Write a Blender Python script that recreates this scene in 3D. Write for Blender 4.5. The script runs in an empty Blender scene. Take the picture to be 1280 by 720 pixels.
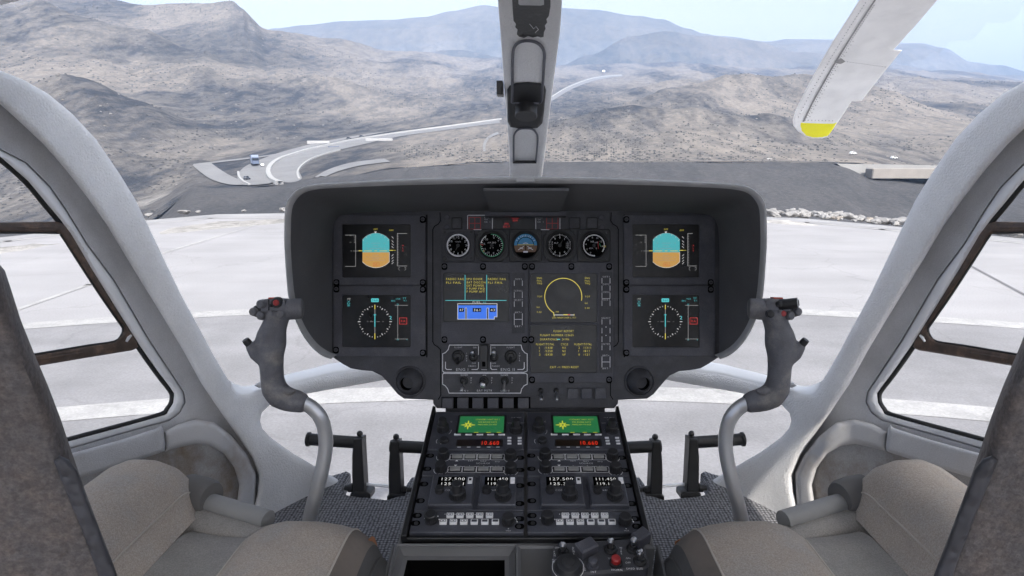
import bpy, bmesh, math, random
from mathutils import Vector, Matrix, noise
from mathutils.geometry import delaunay_2d_cdt, intersect_line_plane
from mathutils.bvhtree import BVHTree
random.seed(7)
sc = bpy.context.scene
COL = sc.collection
EXPO = 1.4; HAZE = 1.25e-4; SAZ, SEL, SUN, SKYS = 157, 42, 2.45, .135

# ------------------------------------------------------------------ view frame
FPX = 763.0                      # focal length in photo pixels
CX, CY = 657.0, 360.0            # principal point (cockpit's plane of symmetry)
PITCH = math.radians(12.5)
CAM = Vector((0, 0, 1.95))
R = Vector((1, 0, 0))
F = Vector((0, math.cos(PITCH), -math.sin(PITCH)))
U = Vector((0, math.sin(PITCH), math.cos(PITCH)))
def P(px, py, d):
    return CAM + R*((px-CX)/FPX*d) + U*((CY-py)/FPX*d) + F*d
def ray(px, py):
    return R*((px-CX)/FPX) + U*((CY-py)/FPX) + F
def PZ(px, py, z):               # where the sight line meets a level plane
    r = ray(px, py)
    return CAM + r*((z-CAM.z)/r.z)
def mir(pts):
    return [(2*CX-p[0],)+tuple(p[1:]) for p in pts]
def lerp_table(t, x):
    if x <= t[0][0]: return t[0][1]
    for (a, va), (b, vb) in zip(t, t[1:]):
        if x <= b: return va+(vb-va)*(x-a)/(b-a)
    return t[-1][1]

# ------------------------------------------------------------------ materials
def lin(c):
    return tuple(((x/255)/12.92 if x/255 <= .04045 else ((x/255+.055)/1.055)**2.4) for x in c)
def mat(name, col, rough=.6, metal=0, var=.12, vscale=8, bump=0, bscale=300, spec=.5, bdist=.001, col2=None, c2scale=6, c2lo=.45, c2hi=.65, kind='noise', grain=0, gscale=800):
    m = bpy.data.materials.new(name); m.use_nodes = True
    nt = m.node_tree; N = nt.nodes; L = nt.links
    b = N['Principled BSDF']
    b.inputs['Roughness'].default_value = rough; b.inputs['Metallic'].default_value = metal
    b.inputs['Specular IOR Level'].default_value = spec
    tc = N.new('ShaderNodeTexCoord')
    n1 = N.new('ShaderNodeTexNoise'); n1.inputs['Scale'].default_value = vscale; n1.inputs['Detail'].default_value = 5
    L.new(tc.outputs['Object'], n1.inputs['Vector'])
    rp = N.new('ShaderNodeMapRange'); rp.inputs[1].default_value = .25; rp.inputs[2].default_value = .75
    rp.inputs[3].default_value = 1-var; rp.inputs[4].default_value = 1+var
    L.new(n1.outputs['Fac'], rp.inputs[0])
    last = None
    if col2:
        n2 = N.new('ShaderNodeTexNoise'); n2.inputs['Scale'].default_value = c2scale; n2.inputs['Detail'].default_value = 7; n2.inputs['Roughness'].default_value = .65
        L.new(tc.outputs['Object'], n2.inputs['Vector'])
        r2 = N.new('ShaderNodeMapRange'); r2.inputs[1].default_value = c2lo; r2.inputs[2].default_value = c2hi
        L.new(n2.outputs['Fac'], r2.inputs[0])
        mx = N.new('ShaderNodeMix'); mx.data_type = 'RGBA'
        mx.inputs['A'].default_value = (*col, 1); mx.inputs['B'].default_value = (*col2, 1)
        L.new(r2.outputs[0], mx.inputs['Factor']); last = mx.outputs['Result']
    mu = N.new('ShaderNodeVectorMath'); mu.operation = 'SCALE'
    if last: L.new(last, mu.inputs[0])
    else: mu.inputs[0].default_value = col
    L.new(rp.outputs[0], mu.inputs['Scale'])
    L.new(mu.outputs[0], b.inputs['Base Color'])
    if grain:
        gn = N.new('ShaderNodeTexNoise'); gn.inputs['Scale'].default_value = gscale; gn.inputs['Detail'].default_value = 3; gn.inputs['Roughness'].default_value = .7
        L.new(tc.outputs['Object'], gn.inputs['Vector'])
        gr = N.new('ShaderNodeMapRange'); gr.inputs[1].default_value = .3; gr.inputs[2].default_value = .7; gr.inputs[3].default_value = 1-grain; gr.inputs[4].default_value = 1+grain
        L.new(gn.outputs['Fac'], gr.inputs[0])
        g2 = N.new('ShaderNodeVectorMath'); g2.operation = 'SCALE'; L.new(mu.outputs[0], g2.inputs[0]); L.new(gr.outputs[0], g2.inputs['Scale']); mu = g2
        L.new(mu.outputs[0], b.inputs['Base Color'])
    rr = N.new('ShaderNodeMapRange'); rr.inputs[3].default_value = max(.03, rough-.12); rr.inputs[4].default_value = min(1, rough+.12)
    L.new(n1.outputs['Fac'], rr.inputs[0]); L.new(rr.outputs[0], b.inputs['Roughness'])
    if bump:
        if kind == 'noise':
            t = N.new('ShaderNodeTexNoise'); t.inputs['Scale'].default_value = bscale; t.inputs['Detail'].default_value = 3; o = t.outputs['Fac']
        elif kind == 'voronoi':
            t = N.new('ShaderNodeTexVoronoi'); t.inputs['Scale'].default_value = bscale; t.feature = 'SMOOTH_F1'; o = t.outputs['Distance']
        elif kind == 'weave':
            t = N.new('ShaderNodeTexVoronoi'); t.inputs['Scale'].default_value = bscale; t.inputs['Randomness'].default_value = .25; o = t.outputs['Distance']
        L.new(tc.outputs['Object'], t.inputs['Vector'])
        bp = N.new('ShaderNodeBump'); bp.inputs['Strength'].default_value = bump; bp.inputs['Distance'].default_value = bdist
        L.new(o, bp.inputs['Height']); L.new(bp.outputs[0], b.inputs['Normal'])
        if kind == 'weave':
            w = N.new('ShaderNodeMapRange'); w.inputs[1].default_value = .1; w.inputs[2].default_value = .6; w.inputs[3].default_value = 1.9; w.inputs[4].default_value = .35
            L.new(o, w.inputs[0]); m2 = N.new('ShaderNodeVectorMath'); m2.operation = 'SCALE'
            L.new(mu.outputs[0], m2.inputs[0]); L.new(w.outputs[0], m2.inputs['Scale']); L.new(m2.outputs[0], b.inputs['Base Color'])
    return m
def em(name, c, k=1.0):          # lit pixels of a screen
    m = bpy.data.materials.new(name); m.use_nodes = True
    nt = m.node_tree; b = nt.nodes['Principled BSDF']
    b.inputs['Base Color'].default_value = (.01, .01, .01, 1); b.inputs['Roughness'].default_value = .4
    tc = nt.nodes.new('ShaderNodeTexCoord'); n = nt.nodes.new('ShaderNodeTexNoise'); n.inputs['Scale'].default_value = 900; n.inputs['Detail'].default_value = 2
    nt.links.new(tc.outputs['Object'], n.inputs['Vector'])
    r = nt.nodes.new('ShaderNodeMapRange'); s = k/2**EXPO
    r.inputs[3].default_value = s*.75; r.inputs[4].default_value = s*1.25
    nt.links.new(n.outputs['Fac'], r.inputs[0])
    b.inputs['Emission Color'].default_value = (*lin(c), 1)
    nt.links.new(r.outputs[0], b.inputs['Emission Strength'])
    return m
def glass(name):
    m = bpy.data.materials.new(name); m.use_nodes = True
    nt = m.node_tree; nt.nodes.clear()
    o = nt.nodes.new('ShaderNodeOutputMaterial'); mx = nt.nodes.new('ShaderNodeMixShader')
    t = nt.nodes.new('ShaderNodeBsdfTransparent'); g = nt.nodes.new('ShaderNodeBsdfGlossy'); g.inputs['Roughness'].default_value = .03
    f = nt.nodes.new('ShaderNodeFresnel'); f.inputs['IOR'].default_value = 1.12
    ml = nt.nodes.new('ShaderNodeMath'); ml.operation = 'MULTIPLY'; ml.inputs[1].default_value = .12
    nt.links.new(f.outputs[0], ml.inputs[0])
    nt.links.new(ml.outputs[0], mx.inputs[0]); nt.links.new(t.outputs[0], mx.inputs[1]); nt.links.new(g.outputs[0], mx.inputs[2])
    nt.links.new(mx.outputs[0], o.inputs[0])
    return m

# ------------------------------------------------------------------ mesh builder
_tc = {}
def text_mesh(s):
    if s not in _tc:
        c = bpy.data.curves.new('t', 'FONT'); c.body = s; c.resolution_u = 2; c.align_x = 'LEFT'; c.space_character = 1.18; c.offset = -.008
        o = bpy.data.objects.new('t', c); COL.objects.link(o)
        me = o.to_mesh()
        v = [tuple(q.co) for q in me.vertices]; f = [tuple(p.vertices) for p in me.polygons]
        o.to_mesh_clear(); bpy.data.objects.remove(o); bpy.data.curves.remove(c)
        _tc[s] = (v, f)
    return _tc[s]
def offset_poly(poly, r):        # moves a counter-clockwise outline inwards
    n = len(poly); out = []
    for i in range(n):
        a = Vector(poly[i-1][:2]); b = Vector(poly[i][:2]); c = Vector(poly[(i+1) % n][:2])
        e1 = b-a; e2 = c-b
        if e1.length < 1e-9 or e2.length < 1e-9: out.append(tuple(b)); continue
        n1 = Vector((-e1.y, e1.x)).normalized(); n2 = Vector((-e2.y, e2.x)).normalized()
        m = n1+n2; k = m.length_squared
        m = m*(2/k) if k > .3 else n1
        out.append((b.x+m.x*r, b.y+m.y*r))
    return out
def area2(p):
    return sum(p[i-1][0]*p[i][1]-p[i][0]*p[i-1][1] for i in range(len(p)))/2
def rrect(x0, y0, x1, y1, r, n=4):
    if x1 < x0: x0, x1 = x1, x0
    if y1 < y0: y0, y1 = y1, y0
    pts = []
    for cx, cy, a0 in ((x1-r, y1-r, 0), (x0+r, y1-r, 90), (x0+r, y0+r, 180), (x1-r, y0+r, 270)):
        for k in range(n+1):
            a = math.radians(a0+90*k/n); pts.append((cx+r*math.cos(a), cy+r*math.sin(a)))
    return pts
class MB:
    def __init__(s, T=None): s.v = []; s.f = []; s.m = []; s.T = T or Matrix()
    def add(s, vs, fs, mi=0, T=None):
        M = s.T @ T if T is not None else s.T
        o = len(s.v); s.v += [M @ Vector(v) for v in vs]
        for f in fs: s.f.append(tuple(o+i for i in f)); s.m.append(mi)
    def box(s, x0, y0, z0, x1, y1, z1, mi=0, T=None):
        s.prism(rrect(x0, y0, x1, y1, min(abs(x1-x0), abs(y1-y0))*.06, 1), z0, z1, min(abs(x1-x0), abs(y1-y0), abs(z1-z0))*.08, mi, T)
    def prism(s, poly, z0, z1, ch=0, mi=0, T=None, mtop=None):
        if area2(poly) < 0: poly = poly[::-1]
        n = len(poly); rings = [[(x, y, z0) for x, y in poly]]
        if ch:
            rings += [[(x, y, z1-ch) for x, y in poly], [(x, y, z1) for x, y in offset_poly(poly, ch)]]
        else: rings.append([(x, y, z1) for x, y in poly])
        vs = [p for r in rings for p in r]; fs = []
        for k in range(len(rings)-1):
            for i in range(n):
                j = (i+1) % n; fs.append((k*n+i, k*n+j, (k+1)*n+j, (k+1)*n+i))
        s.add(vs, fs, mi, T)
        top = rings[-1]
        s.flat(top, mi if mtop is None else mtop, T); s.flat(rings[0], mi, T)
    def flat(s, pts, mi=0, T=None):
        from mathutils.geometry import tessellate_polygon
        pts = [tuple(p) if len(p) == 3 else (p[0], p[1], 0) for p in pts]
        s.add(pts, tessellate_polygon([[Vector(p) for p in pts]]), mi, T)
    def lathe(s, prof, n=20, mi=0, T=None, caps=True):       # prof: (radius, z)
        vs = []; fs = []
        for r, z in prof:
            for i in range(n):
                a = 2*math.pi*i/n; vs.append((r*math.cos(a), r*math.sin(a), z))
        for k in range(len(prof)-1):
            for i in range(n):
                j = (i+1) % n; fs.append((k*n+i, k*n+j, (k+1)*n+j, (k+1)*n+i))
        if caps and prof[0][0] > 1e-6: fs.append(tuple(range(n))[::-1])
        if caps and prof[-1][0] > 1e-6: fs.append(tuple((len(prof)-1)*n+i for i in range(n)))
        s.add(vs, fs, mi, T)
    def cyl(s, x, y, z0, z1, r, mi=0, n=20, ch=None, T=None):
        ch = r*.12 if ch is None else ch
        Tm = Matrix.Translation((x, y, 0)); Tm = T @ Tm if T is not None else Tm
        s.lathe([(r, z0), (r, z1-ch), (r-ch, z1)], n, mi, Tm)
    def tube(s, pts, rad, n=10, mi=0, closed=False, cap=True):
        pts = [Vector(p) for p in pts]; m = len(pts)
        rad = rad if isinstance(rad, (list, tuple)) else [rad]*m
        vs = []; fs = []; prev = None
        for i, p in enumerate(pts):
            a = pts[i-1] if i or closed else p; b = pts[(i+1) % m] if i < m-1 or closed else p
            t = (b-a).normalized()
            if prev is None:
                up = Vector((0, 0, 1)) if abs(t.z) < .9 else Vector((1, 0, 0))
                x = t.cross(up).normalized()
            else: x = (prev-t*prev.dot(t)).normalized()
            prev = x; y = t.cross(x); r = rad[i]
            rx, ry = r if isinstance(r, (list, tuple)) else (r, r)
            for k in range(n):
                q = 2*math.pi*k/n; vs.append(p+x*(rx*math.cos(q))+y*(ry*math.sin(q)))
        for i in range(m if closed else m-1):
            for k in range(n):
                l = (k+1) % n; i2 = (i+1) % m
                fs.append((i*n+k, i*n+l, i2*n+l, i2*n+k))
        if cap and not closed: fs += [tuple(range(n))[::-1], tuple((m-1)*n+k for k in range(n))]
        s.add(vs, fs, mi)
    def line(s, pts, w, z=0, mi=0, closed=False, T=None):     # flat stroke
        pts = [Vector(p[:2]) for p in pts]
        if closed: pts = pts+[pts[0]]
        for a, b in zip(pts, pts[1:]):
            d = b-a
            if d.length < 1e-9: continue
            d.normalize(); nn = Vector((-d.y, d.x))*w/2; e = d*w/2*.9
            q = [a-e+nn, a-e-nn, b+e-nn, b+e+nn]
            s.add([(p.x, p.y, z) for p in q], [(0, 1, 2, 3)], mi, T)
    def ring(s, cx, cy, r0, r1, z, mi=0, a0=0, a1=360, n=40, T=None):
        vs = []; fs = []
        for i in range(n+1):
            a = math.radians(a0+(a1-a0)*i/n)
            vs += [(cx+r0*math.cos(a), cy+r0*math.sin(a), z), (cx+r1*math.cos(a), cy+r1*math.sin(a), z)]
        for i in range(n): fs.append((2*i, 2*i+1, 2*i+3, 2*i+2))
        s.add(vs, fs, mi, T)
    def rect(s, x0, y0, x1, y1, z, mi=0, T=None):
        s.add([(x0, y0, z), (x1, y0, z), (x1, y1, z), (x0, y1, z)], [(0, 1, 2, 3)], mi, T)
    def disc(s, cx, cy, r, z, mi=0, n=24, T=None, sy=1):
        s.add([(cx+r*math.cos(2*math.pi*i/n), cy+sy*r*math.sin(2*math.pi*i/n), z) for i in range(n)], [tuple(range(n))], mi, T)
    def text(s, t, x, y, h, z=0, mi=0, align='C', w=None, T=None, rot=0):
        v, f = text_mesh(t)
        if not v: return
        x0 = min(q[0] for q in v); x1 = max(q[0] for q in v); k = h/.7; kx = k if w is None else w/max(1e-6, x1-x0)
        ox = {'C': -(x0+x1)/2, 'L': -x0, 'R': -x1}[align]
        M = Matrix.Translation((x, y, z)) @ Matrix.Rotation(rot, 4, 'Z')
        if T is not None: M = T @ M
        s.add([((q[0]+ox)*kx, (q[1]-.35)*k, 0) for q in v], f, mi, M)
    def frame(s, out, inn, zt, zi, mi=0, zo=0, T=None):   # ring of two outlines with the same count: outer wall, top, inner wall
        n = len(out)
        rings = [[(x, y, zo) for x, y in out], [(x, y, zt-.35*(zt-zo)*.4) for x, y in out], [(x, y, zt) for x, y in offset_poly(out, (zt-zo)*.14)], [(x, y, zt) for x, y in offset_poly(inn, -abs(zt-zi)*.25)], [(x, y, zi) for x, y in inn]]
        vs = [p for r in rings for p in r]; fs = []
        for k in range(len(rings)-1):
            for i in range(n):
                j = (i+1) % n; fs.append((k*n+i, k*n+j, (k+1)*n+j, (k+1)*n+i))
        s.add(vs, fs, mi, T)
    def loft(s, rings, mi=0, closed=False, mis=None):
        n = len(rings[0]); vs = [p for r in rings for p in r]
        for k in range(len(rings)-1):
            fs = []
            for i in range(n if closed else n-1):
                j = (i+1) % n; fs.append((k*n+i, k*n+j, (k+1)*n+j, (k+1)*n+i))
            o = len(s.v)
            if k == 0: s.v += [s.T @ Vector(v) for v in vs]; base = o
            for f in fs: s.f.append(tuple(base+i for i in f)); s.m.append(mis[k] if mis else mi)
    def build(s, name, mats, parent=None, root=None, smooth=35, loc=None, merge=True):
        rl = root.location if root is not None else (Vector(loc) if loc is not None else Vector())
        me = bpy.data.meshes.new(name)
        me.from_pydata([tuple(v-rl) for v in s.v], [], s.f)
        mats = mats if isinstance(mats, (list, tuple)) else [mats]
        for m in mats: me.materials.append(m)
        me.polygons.foreach_set('material_index', s.m)
        bm = bmesh.new(); bm.from_mesh(me)
        if merge: bmesh.ops.remove_doubles(bm, verts=bm.verts, dist=1e-6)
        bmesh.ops.recalc_face_normals(bm, faces=bm.faces)
        bm.to_mesh(me); bm.free()
        me.polygons.foreach_set('use_smooth', [True]*len(me.polygons))
        me.set_sharp_from_angle(angle=math.radians(smooth))
        o = bpy.data.objects.new(name, me); COL.objects.link(o)
        if parent is not None: o.parent = parent
        elif loc is not None: o.location = rl
        return o
def inside(poly, x, y):
    c = False; n = len(poly)
    for i in range(n):
        x1, y1 = poly[i-1]; x2, y2 = poly[i]
        if (y1 > y) != (y2 > y) and x < (x2-x1)*(y-y1)/(y2-y1)+x1: c = not c
    return c
def densify(poly, step):
    out = []
    for i in range(len(poly)):
        a = Vector(poly[i][:2]); b = Vector(poly[(i+1) % len(poly)][:2]); k = max(1, int((b-a).length/step))
        for j in range(k): out.append(tuple(a+(b-a)*j/k))
    return out
def spline(pts, n=6, closed=False):
    pts = [Vector(p) for p in pts]; m = len(pts); out = []
    for i in range(m if closed else m-1):
        p0 = pts[i-1] if i or closed else pts[0]; p1 = pts[i]; p2 = pts[(i+1) % m]; p3 = pts[(i+2) % m] if i+2 < m or closed else pts[-1]
        for k in range(n):
            t = k/n
            out.append(.5*((2*p1)+(p2-p0)*t+(2*p0-5*p1+4*p2-p3)*t*t+(3*p1-p0-3*p2+p3)*t**3))
    if not closed: out.append(pts[-1])
    return [tuple(p) for p in out]
def seg_dist(x, y, segs):
    best = 1e18
    for ax, ay, dx, dy, l2 in segs:
        t = ((x-ax)*dx+(y-ay)*dy)/l2
        t = 0 if t < 0 else 1 if t > 1 else t
        q = (x-ax-t*dx)**2+(y-ay-t*dy)**2
        if q < best: best = q
    return math.sqrt(best)
def sheet(mb, outline, to3, step=10, rpx=0, rd=0, thick=.02, holes=(), mi=0, extra=None):
    """A slab with rounded edges: to3(x, y, depth_offset) places a point of the outline's own 2-D chart in the world."""
    loops = [densify(l, step*.6) for l in (outline, *holes)]
    segs = []
    for l in loops:
        for i in range(len(l)):
            a = l[i]; b = l[(i+1) % len(l)]; dx, dy = b[0]-a[0], b[1]-a[1]; l2 = dx*dx+dy*dy
            if l2 > 1e-12: segs.append((a[0], a[1], dx, dy, l2))
    def ok(x, y): return inside(loops[0], x, y) and not any(inside(h, x, y) for h in loops[1:])
    vs = []; es = []
    for l in loops:
        o = len(vs); vs += [Vector(p) for p in l]; es += [(o+i, o+(i+1) % len(l)) for i in range(len(l))]
    nb = len(vs)
    if rpx:
        for l in loops:
            s = 1 if area2(l) > 0 else -1
            if l is not loops[0]: s = -s
            for k in (.12, .35, .7, 1.05):
                for p in offset_poly(l, s*rpx*k):
                    if ok(*p) and seg_dist(p[0], p[1], segs) > rpx*k*.93: vs.append(Vector(p))
    x0 = min(p[0] for p in loops[0]); x1 = max(p[0] for p in loops[0]); y0 = min(p[1] for p in loops[0]); y1 = max(p[1] for p in loops[0])
    iy = 0; y = y0+step/2
    while y < y1:
        x = x0+(step/2 if iy % 2 else step)
        while x < x1:
            if ok(x, y) and seg_dist(x, y, segs) > max(step*.45, rpx*1.2): vs.append(Vector((x, y)))
            x += step
        y += step*.87; iy += 1
    r = delaunay_2d_cdt(vs, es, [], 0, 1e-7)
    V, T = r[0], [t for t in r[2] if ok(sum(r[0][i].x for i in t)/len(t), sum(r[0][i].y for i in t)/len(t))]
    front = []; back = []
    for p in V:
        off = 0
        if rpx:
            t = min(1, seg_dist(p.x, p.y, segs)/rpx); off = rd*(1-math.sqrt(max(0, 1-(1-t)**2)))
        if extra: off += extra(p.x, p.y)
        front.append(to3(p.x, p.y, off)); back.append(to3(p.x, p.y, max(off, rd)+thick))
    n = len(V)
    ec = {}
    for t in T:
        for i in range(len(t)):
            e = (t[i], t[(i+1) % len(t)]); k = (min(e), max(e)); ec.setdefault(k, []).append(e)
    side = [(b, a, a+n, b+n) for k, l in ec.items() if len(l) == 1 for a, b in l]
    mb.add(front+back, list(T)+[tuple(i+n for i in reversed(t)) for t in T]+side, mi)
    return mb

# ------------------------------------------------------------------ things
def thing(name, loc, label, cat, group=None):
    o = bpy.data.objects.new(name, None); COL.objects.link(o); o.location = loc
    o.empty_display_size = .1
    return tag(o, label, cat, group)
def tag(o, label, cat, group=None):
    o['label'] = label; o['category'] = cat
    if group: o['group'] = group
    return o
def struct(o, kind='structure'):
    o['kind'] = kind; return o
def dup(o, parent, dloc):
    c = o.copy(); COL.objects.link(c); c.parent = parent; c.location = o.location+Vector(dloc); return c

# ------------------------------------------------------------------ shared materials
M = {}
M['panel'] = mat('panel_black_paint', (.043, .043, .050), .62, var=.25, vscale=30, bump=.25, bscale=900, col2=(.075, .075, .082), c2scale=18, c2lo=.5, c2hi=.75, grain=.3, gscale=900)
M['unit'] = mat('unit_grey_paint', (.060, .060, .073), .6, var=.2, vscale=25, bump=.2, bscale=1000, col2=(.098, .098, .108), c2scale=22, c2lo=.5, c2hi=.78, grain=.3, gscale=900)
M['radio'] = mat('radio_grey_paint', (.056, .058, .072), .5, var=.22, vscale=30, bump=.15, bscale=900, col2=(.12, .124, .14), c2scale=26, c2lo=.56, c2hi=.78, grain=.25, gscale=900)
M['black'] = mat('black_plastic', (.010, .010, .011), .5, var=.2, vscale=60)
M['knob'] = mat('knob_black_plastic', (.018, .018, .02), .5, var=.25, vscale=90, bump=.1, bscale=800)
M['hole'] = mat('recess_black', (.002, .002, .002), .95, var=.1, spec=.05)
M['hood'] = mat('hood_charcoal', (.12, .12, .126), .8, var=.15, vscale=12, bump=.3, bscale=700, grain=.2)
M['hood_edge'] = mat('hood_grey_edge', (.40, .40, .405), .6, var=.12, vscale=40, bump=.2, bscale=700)
M['screen'] = mat('dark_display_glass', (.006, .006, .007), .32, var=.5, vscale=35, col2=(.014, .013, .013), c2scale=30, c2lo=.45, c2hi=.8, spec=.35)
M['white'] = mat('white_marking', (.85, .85, .86), .6, var=.15, vscale=200)
M['offwhite'] = mat('worn_grey_marking', (.70, .70, .72), .6, var=.2, vscale=200)
M['steel'] = mat('toggle_steel', (.62, .62, .64), .28, metal=1, var=.08, vscale=80)
M['alu'] = mat('brushed_aluminium', (.74, .74, .75), .34, metal=.7, var=.03, vscale=3)
M['red'] = mat('red_button', (.30, .02, .02), .45, var=.15, vscale=80)
M['redp'] = mat('red_marking', (.42, .03, .03), .5, var=.2, vscale=80)
M['graykey'] = mat('grey_key', (.28, .28, .27), .55, var=.15, vscale=100)
M['whitekey'] = mat('white_key', (.78, .78, .78), .5, var=.15, vscale=100)
M['pillar'] = mat('grained_white_plastic', (.74, .735, .735), .55, var=.07, vscale=7, bump=.9, bscale=330, bdist=.0024, col2=(.65, .645, .645), c2scale=5, kind='noise', grain=.07, gscale=420)
M['trim'] = mat('grained_grey_trim', (.50, .50, .51), .6, var=.08, vscale=9, bump=.6, bscale=520, bdist=.001, col2=(.42, .415, .42), c2scale=7, grain=.1, gscale=500)
M['pocket'] = mat('stained_grey_trim', (.40, .395, .395), .65, var=.12, vscale=9, bump=.5, bscale=500, bdist=.001, col2=(.21, .16, .115), c2scale=6, c2lo=.44, c2hi=.62, grain=.15, gscale=400)
M['rim'] = mat('white_window_rim', (.78, .78, .785), .45, var=.06, vscale=12, bump=.2, bscale=500)
M['seal'] = mat('black_rubber_seal', (.012, .012, .012), .55, var=.2, vscale=60)
M['brown'] = mat('worn_brown_frame', (.075, .050, .037), .5, var=.4, vscale=60, bump=.3, bscale=250, col2=(.19, .115, .075), c2scale=40, c2lo=.5, c2hi=.75)
M['beige'] = mat('worn_beige_cloth', (.42, .362, .308), .9, var=.07, vscale=40, bump=.8, bscale=420, spec=.2, col2=(.365, .335, .305), c2scale=20, grain=.26, gscale=560)
M['greycloth'] = mat('grey_cloth', (.29, .277, .258), .92, var=.07, vscale=34, bump=.8, bscale=420, spec=.2, col2=(.33, .31, .29), c2scale=14, grain=.22, gscale=560)
M['darkcloth'] = mat('dark_side_cloth', (.085, .082, .08), .85, var=.12, vscale=30, bump=.5, bscale=800, spec=.25)
M['browncloth'] = mat('brown_front_cloth', (.19, .16, .137), .85, var=.15, vscale=20, bump=.5, bscale=800, spec=.25, col2=(.12, .11, .10), c2scale=10)
M['leather'] = mat('cracked_brown_leather', (.095, .086, .086), .6, var=.28, vscale=130, bump=.9, bscale=160, bdist=.002, col2=(.125, .10, .088), c2scale=45, c2lo=.40, c2hi=.74, grain=.35, gscale=300)
M['sidelth'] = mat('dark_wrinkled_leather', (.05, .05, .058), .5, var=.3, vscale=25, bump=1, bscale=110, bdist=.003, kind='voronoi')
M['carpet'] = mat('woven_grey_floor', (.17, .17, .18), .9, var=.12, vscale=8, bump=.8, bscale=150, bdist=.003, kind='weave', spec=.2)
M['grip'] = mat('worn_grip_rubber', (.115, .115, .127), .55, var=.3, vscale=45, bump=.3, bscale=700, col2=(.23, .215, .20), c2scale=30, c2lo=.5, c2hi=.72, grain=.2)
M['pedal'] = mat('black_pedal_paint', (.012, .012, .013), .5, var=.35, vscale=50, bump=.2, bscale=500)
M['pane'] = glass('clear_pane')
M['body'] = mat('console_body_grey', (.12, .12, .122), .6, var=.12, vscale=14, bump=.3, bscale=700)
M['scuff'] = mat('orange_scuff', (.30, .13, .06), .8, var=.4, vscale=60)
Y_ = em('amber_pixels', (205, 190, 75)); C_ = em('cyan_pixels', (80, 190, 195)); W_ = em('white_pixels', (200, 200, 200))
G_ = em('grey_pixels', (140, 140, 140)); RD = em('red_pixels', (200, 45, 40)); BL = em('blue_pixels', (45, 110, 228))
SKYP = em('sky_pixels', (72, 170, 176)); GRP = em('ground_pixels', (190, 145, 74)); GRN = em('green_pixels', (38, 116, 68), .8); KX = M['hole']
LCDY = em('lime_pixels', (205, 205, 60)); LEDR = em('led_red_pixels', (250, 60, 35)); DIMG = em('dim_white_pixels', (235, 235, 235))
SCR = [M['screen'], Y_, C_, W_, G_, RD, BL, SKYP, GRP, KX, GRN, LCDY, LEDR, DIMG]
S_, SY, SCY, SW, SG, SR, SB, SSK, SGR, SK, SGN, SLY, SLR, SDW = range(14)
# ================================================================== INSTRUMENT PANEL (drawn in its own plane, one unit = one photo pixel = 1.5 mm)
DP = 1.15; SP = DP/FPX
def frame_m(o, x, y, z, s): return Matrix.Translation(o) @ Matrix(((x.x, y.x, z.x, 0), (x.y, y.y, z.y, 0), (x.z, y.z, z.z, 0), (0, 0, 0, 1))) @ Matrix.Scale(s, 4)
TP = frame_m(P(CX, CY, DP), R, U, -F, SP)
def X(px): return px-CX
def Y(py): return CY-py
def pp(*pts): return [(X(a), Y(b)) for a, b in pts]
panel = thing('instrument_panel', P(CX, 500, DP), 'wide black hooded instrument panel with glass displays and round gauges between the two control sticks', 'instrument panel')
def pb(mb, name, mats, parent=None, **k): return mb.build(name, mats, parent or panel, panel, **k)

# ---- face plate
left = [(657, 258), (430, 258), (408, 264), (405, 280), (407, 441), (428, 455), (438, 460.5), (452, 463), (465, 464), (477, 470), (486, 480), (497, 493), (505, 498.5), (541, 500), (541.5, 505), (546, 510.5), (657, 511)]
outl = left+[p for p in mir(left)[::-1]][1:-1]
mb = MB(TP); mb.prism(pp(*outl), -40, 0, 1.2)
mb.prism(rrect(X(556), Y(519.5), X(757), Y(508), 2), -36, -6, 1)          # narrow foot above the pedestal
pb(mb, 'face_plate', M['panel'])
for s in (0, 1):
    mb = MB(TP)
    g = [(550, 266), (550.5, 276), (548, 280), (543, 283), (541, 287), (541, 427), (543, 431), (547, 433.5), (550.5, 437), (551, 494), (548, 499)]
    if s: g = mir(g)
    mb.line(pp(*g), 1.1, .12)
    pb(mb, 'panel_groove', M['hole']); mb = MB(TP)
    g = [(533.6, 269), (533.6, 446)]
    mb.line(pp(*(mir(g) if s else g)), 1.4, .12); pb(mb, 'panel_groove', M['hole'])
mb = MB(TP)
for s in (0, 1):
    q = [(542.5, 288), (549, 281.5), (551.5, 276), (552, 266), (657, 266), (657, 494), (552.6, 494), (552.3, 437), (548, 432), (542.5, 427)]
    if s: q = mir(q)
    mb.prism(pp(*q), -.5, .9, .3)
pb(mb, 'centre_plate', M['panel'])

def latch(px, py, dark=True):
    mb = MB(TP); mb.prism(rrect(X(px)-3.6, Y(py)-4.6, X(px)+3.6, Y(py)+3.8, 2.6), 0, 3.5, .3, 1)
    mb.cyl(X(px), Y(py), 3.4, 4.6, 2.5, 0, 14); mb.rect(X(px)-1.6, Y(py)-.3, X(px)+1.6, Y(py)+.3, 4.65, 1)
    return pb(mb, 'latch', [M['unit'], M['hole']])
l0 = latch(529, 274.5)
def latch_at(px, py): return dup(l0, panel, (TP.to_3x3() @ Vector((px-529, 274.5-py, 0))))
for px, py in ((421.5, 353), (421.5, 361), (529, 353), (529, 361.5), (529, 440.5), (421, 437), (782.5, 274.5), (782.5, 353), (782.5, 361.5), (887.5, 353), (887.5, 361.5), (782.5, 440.5),
               (556, 333), (604, 333), (656, 333), (665, 333), (714, 333), (761, 333), (556, 424), (604, 424), (656, 424), (664, 424), (665, 474), (714, 474), (761, 474)):
    latch_at(px, py)

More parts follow.
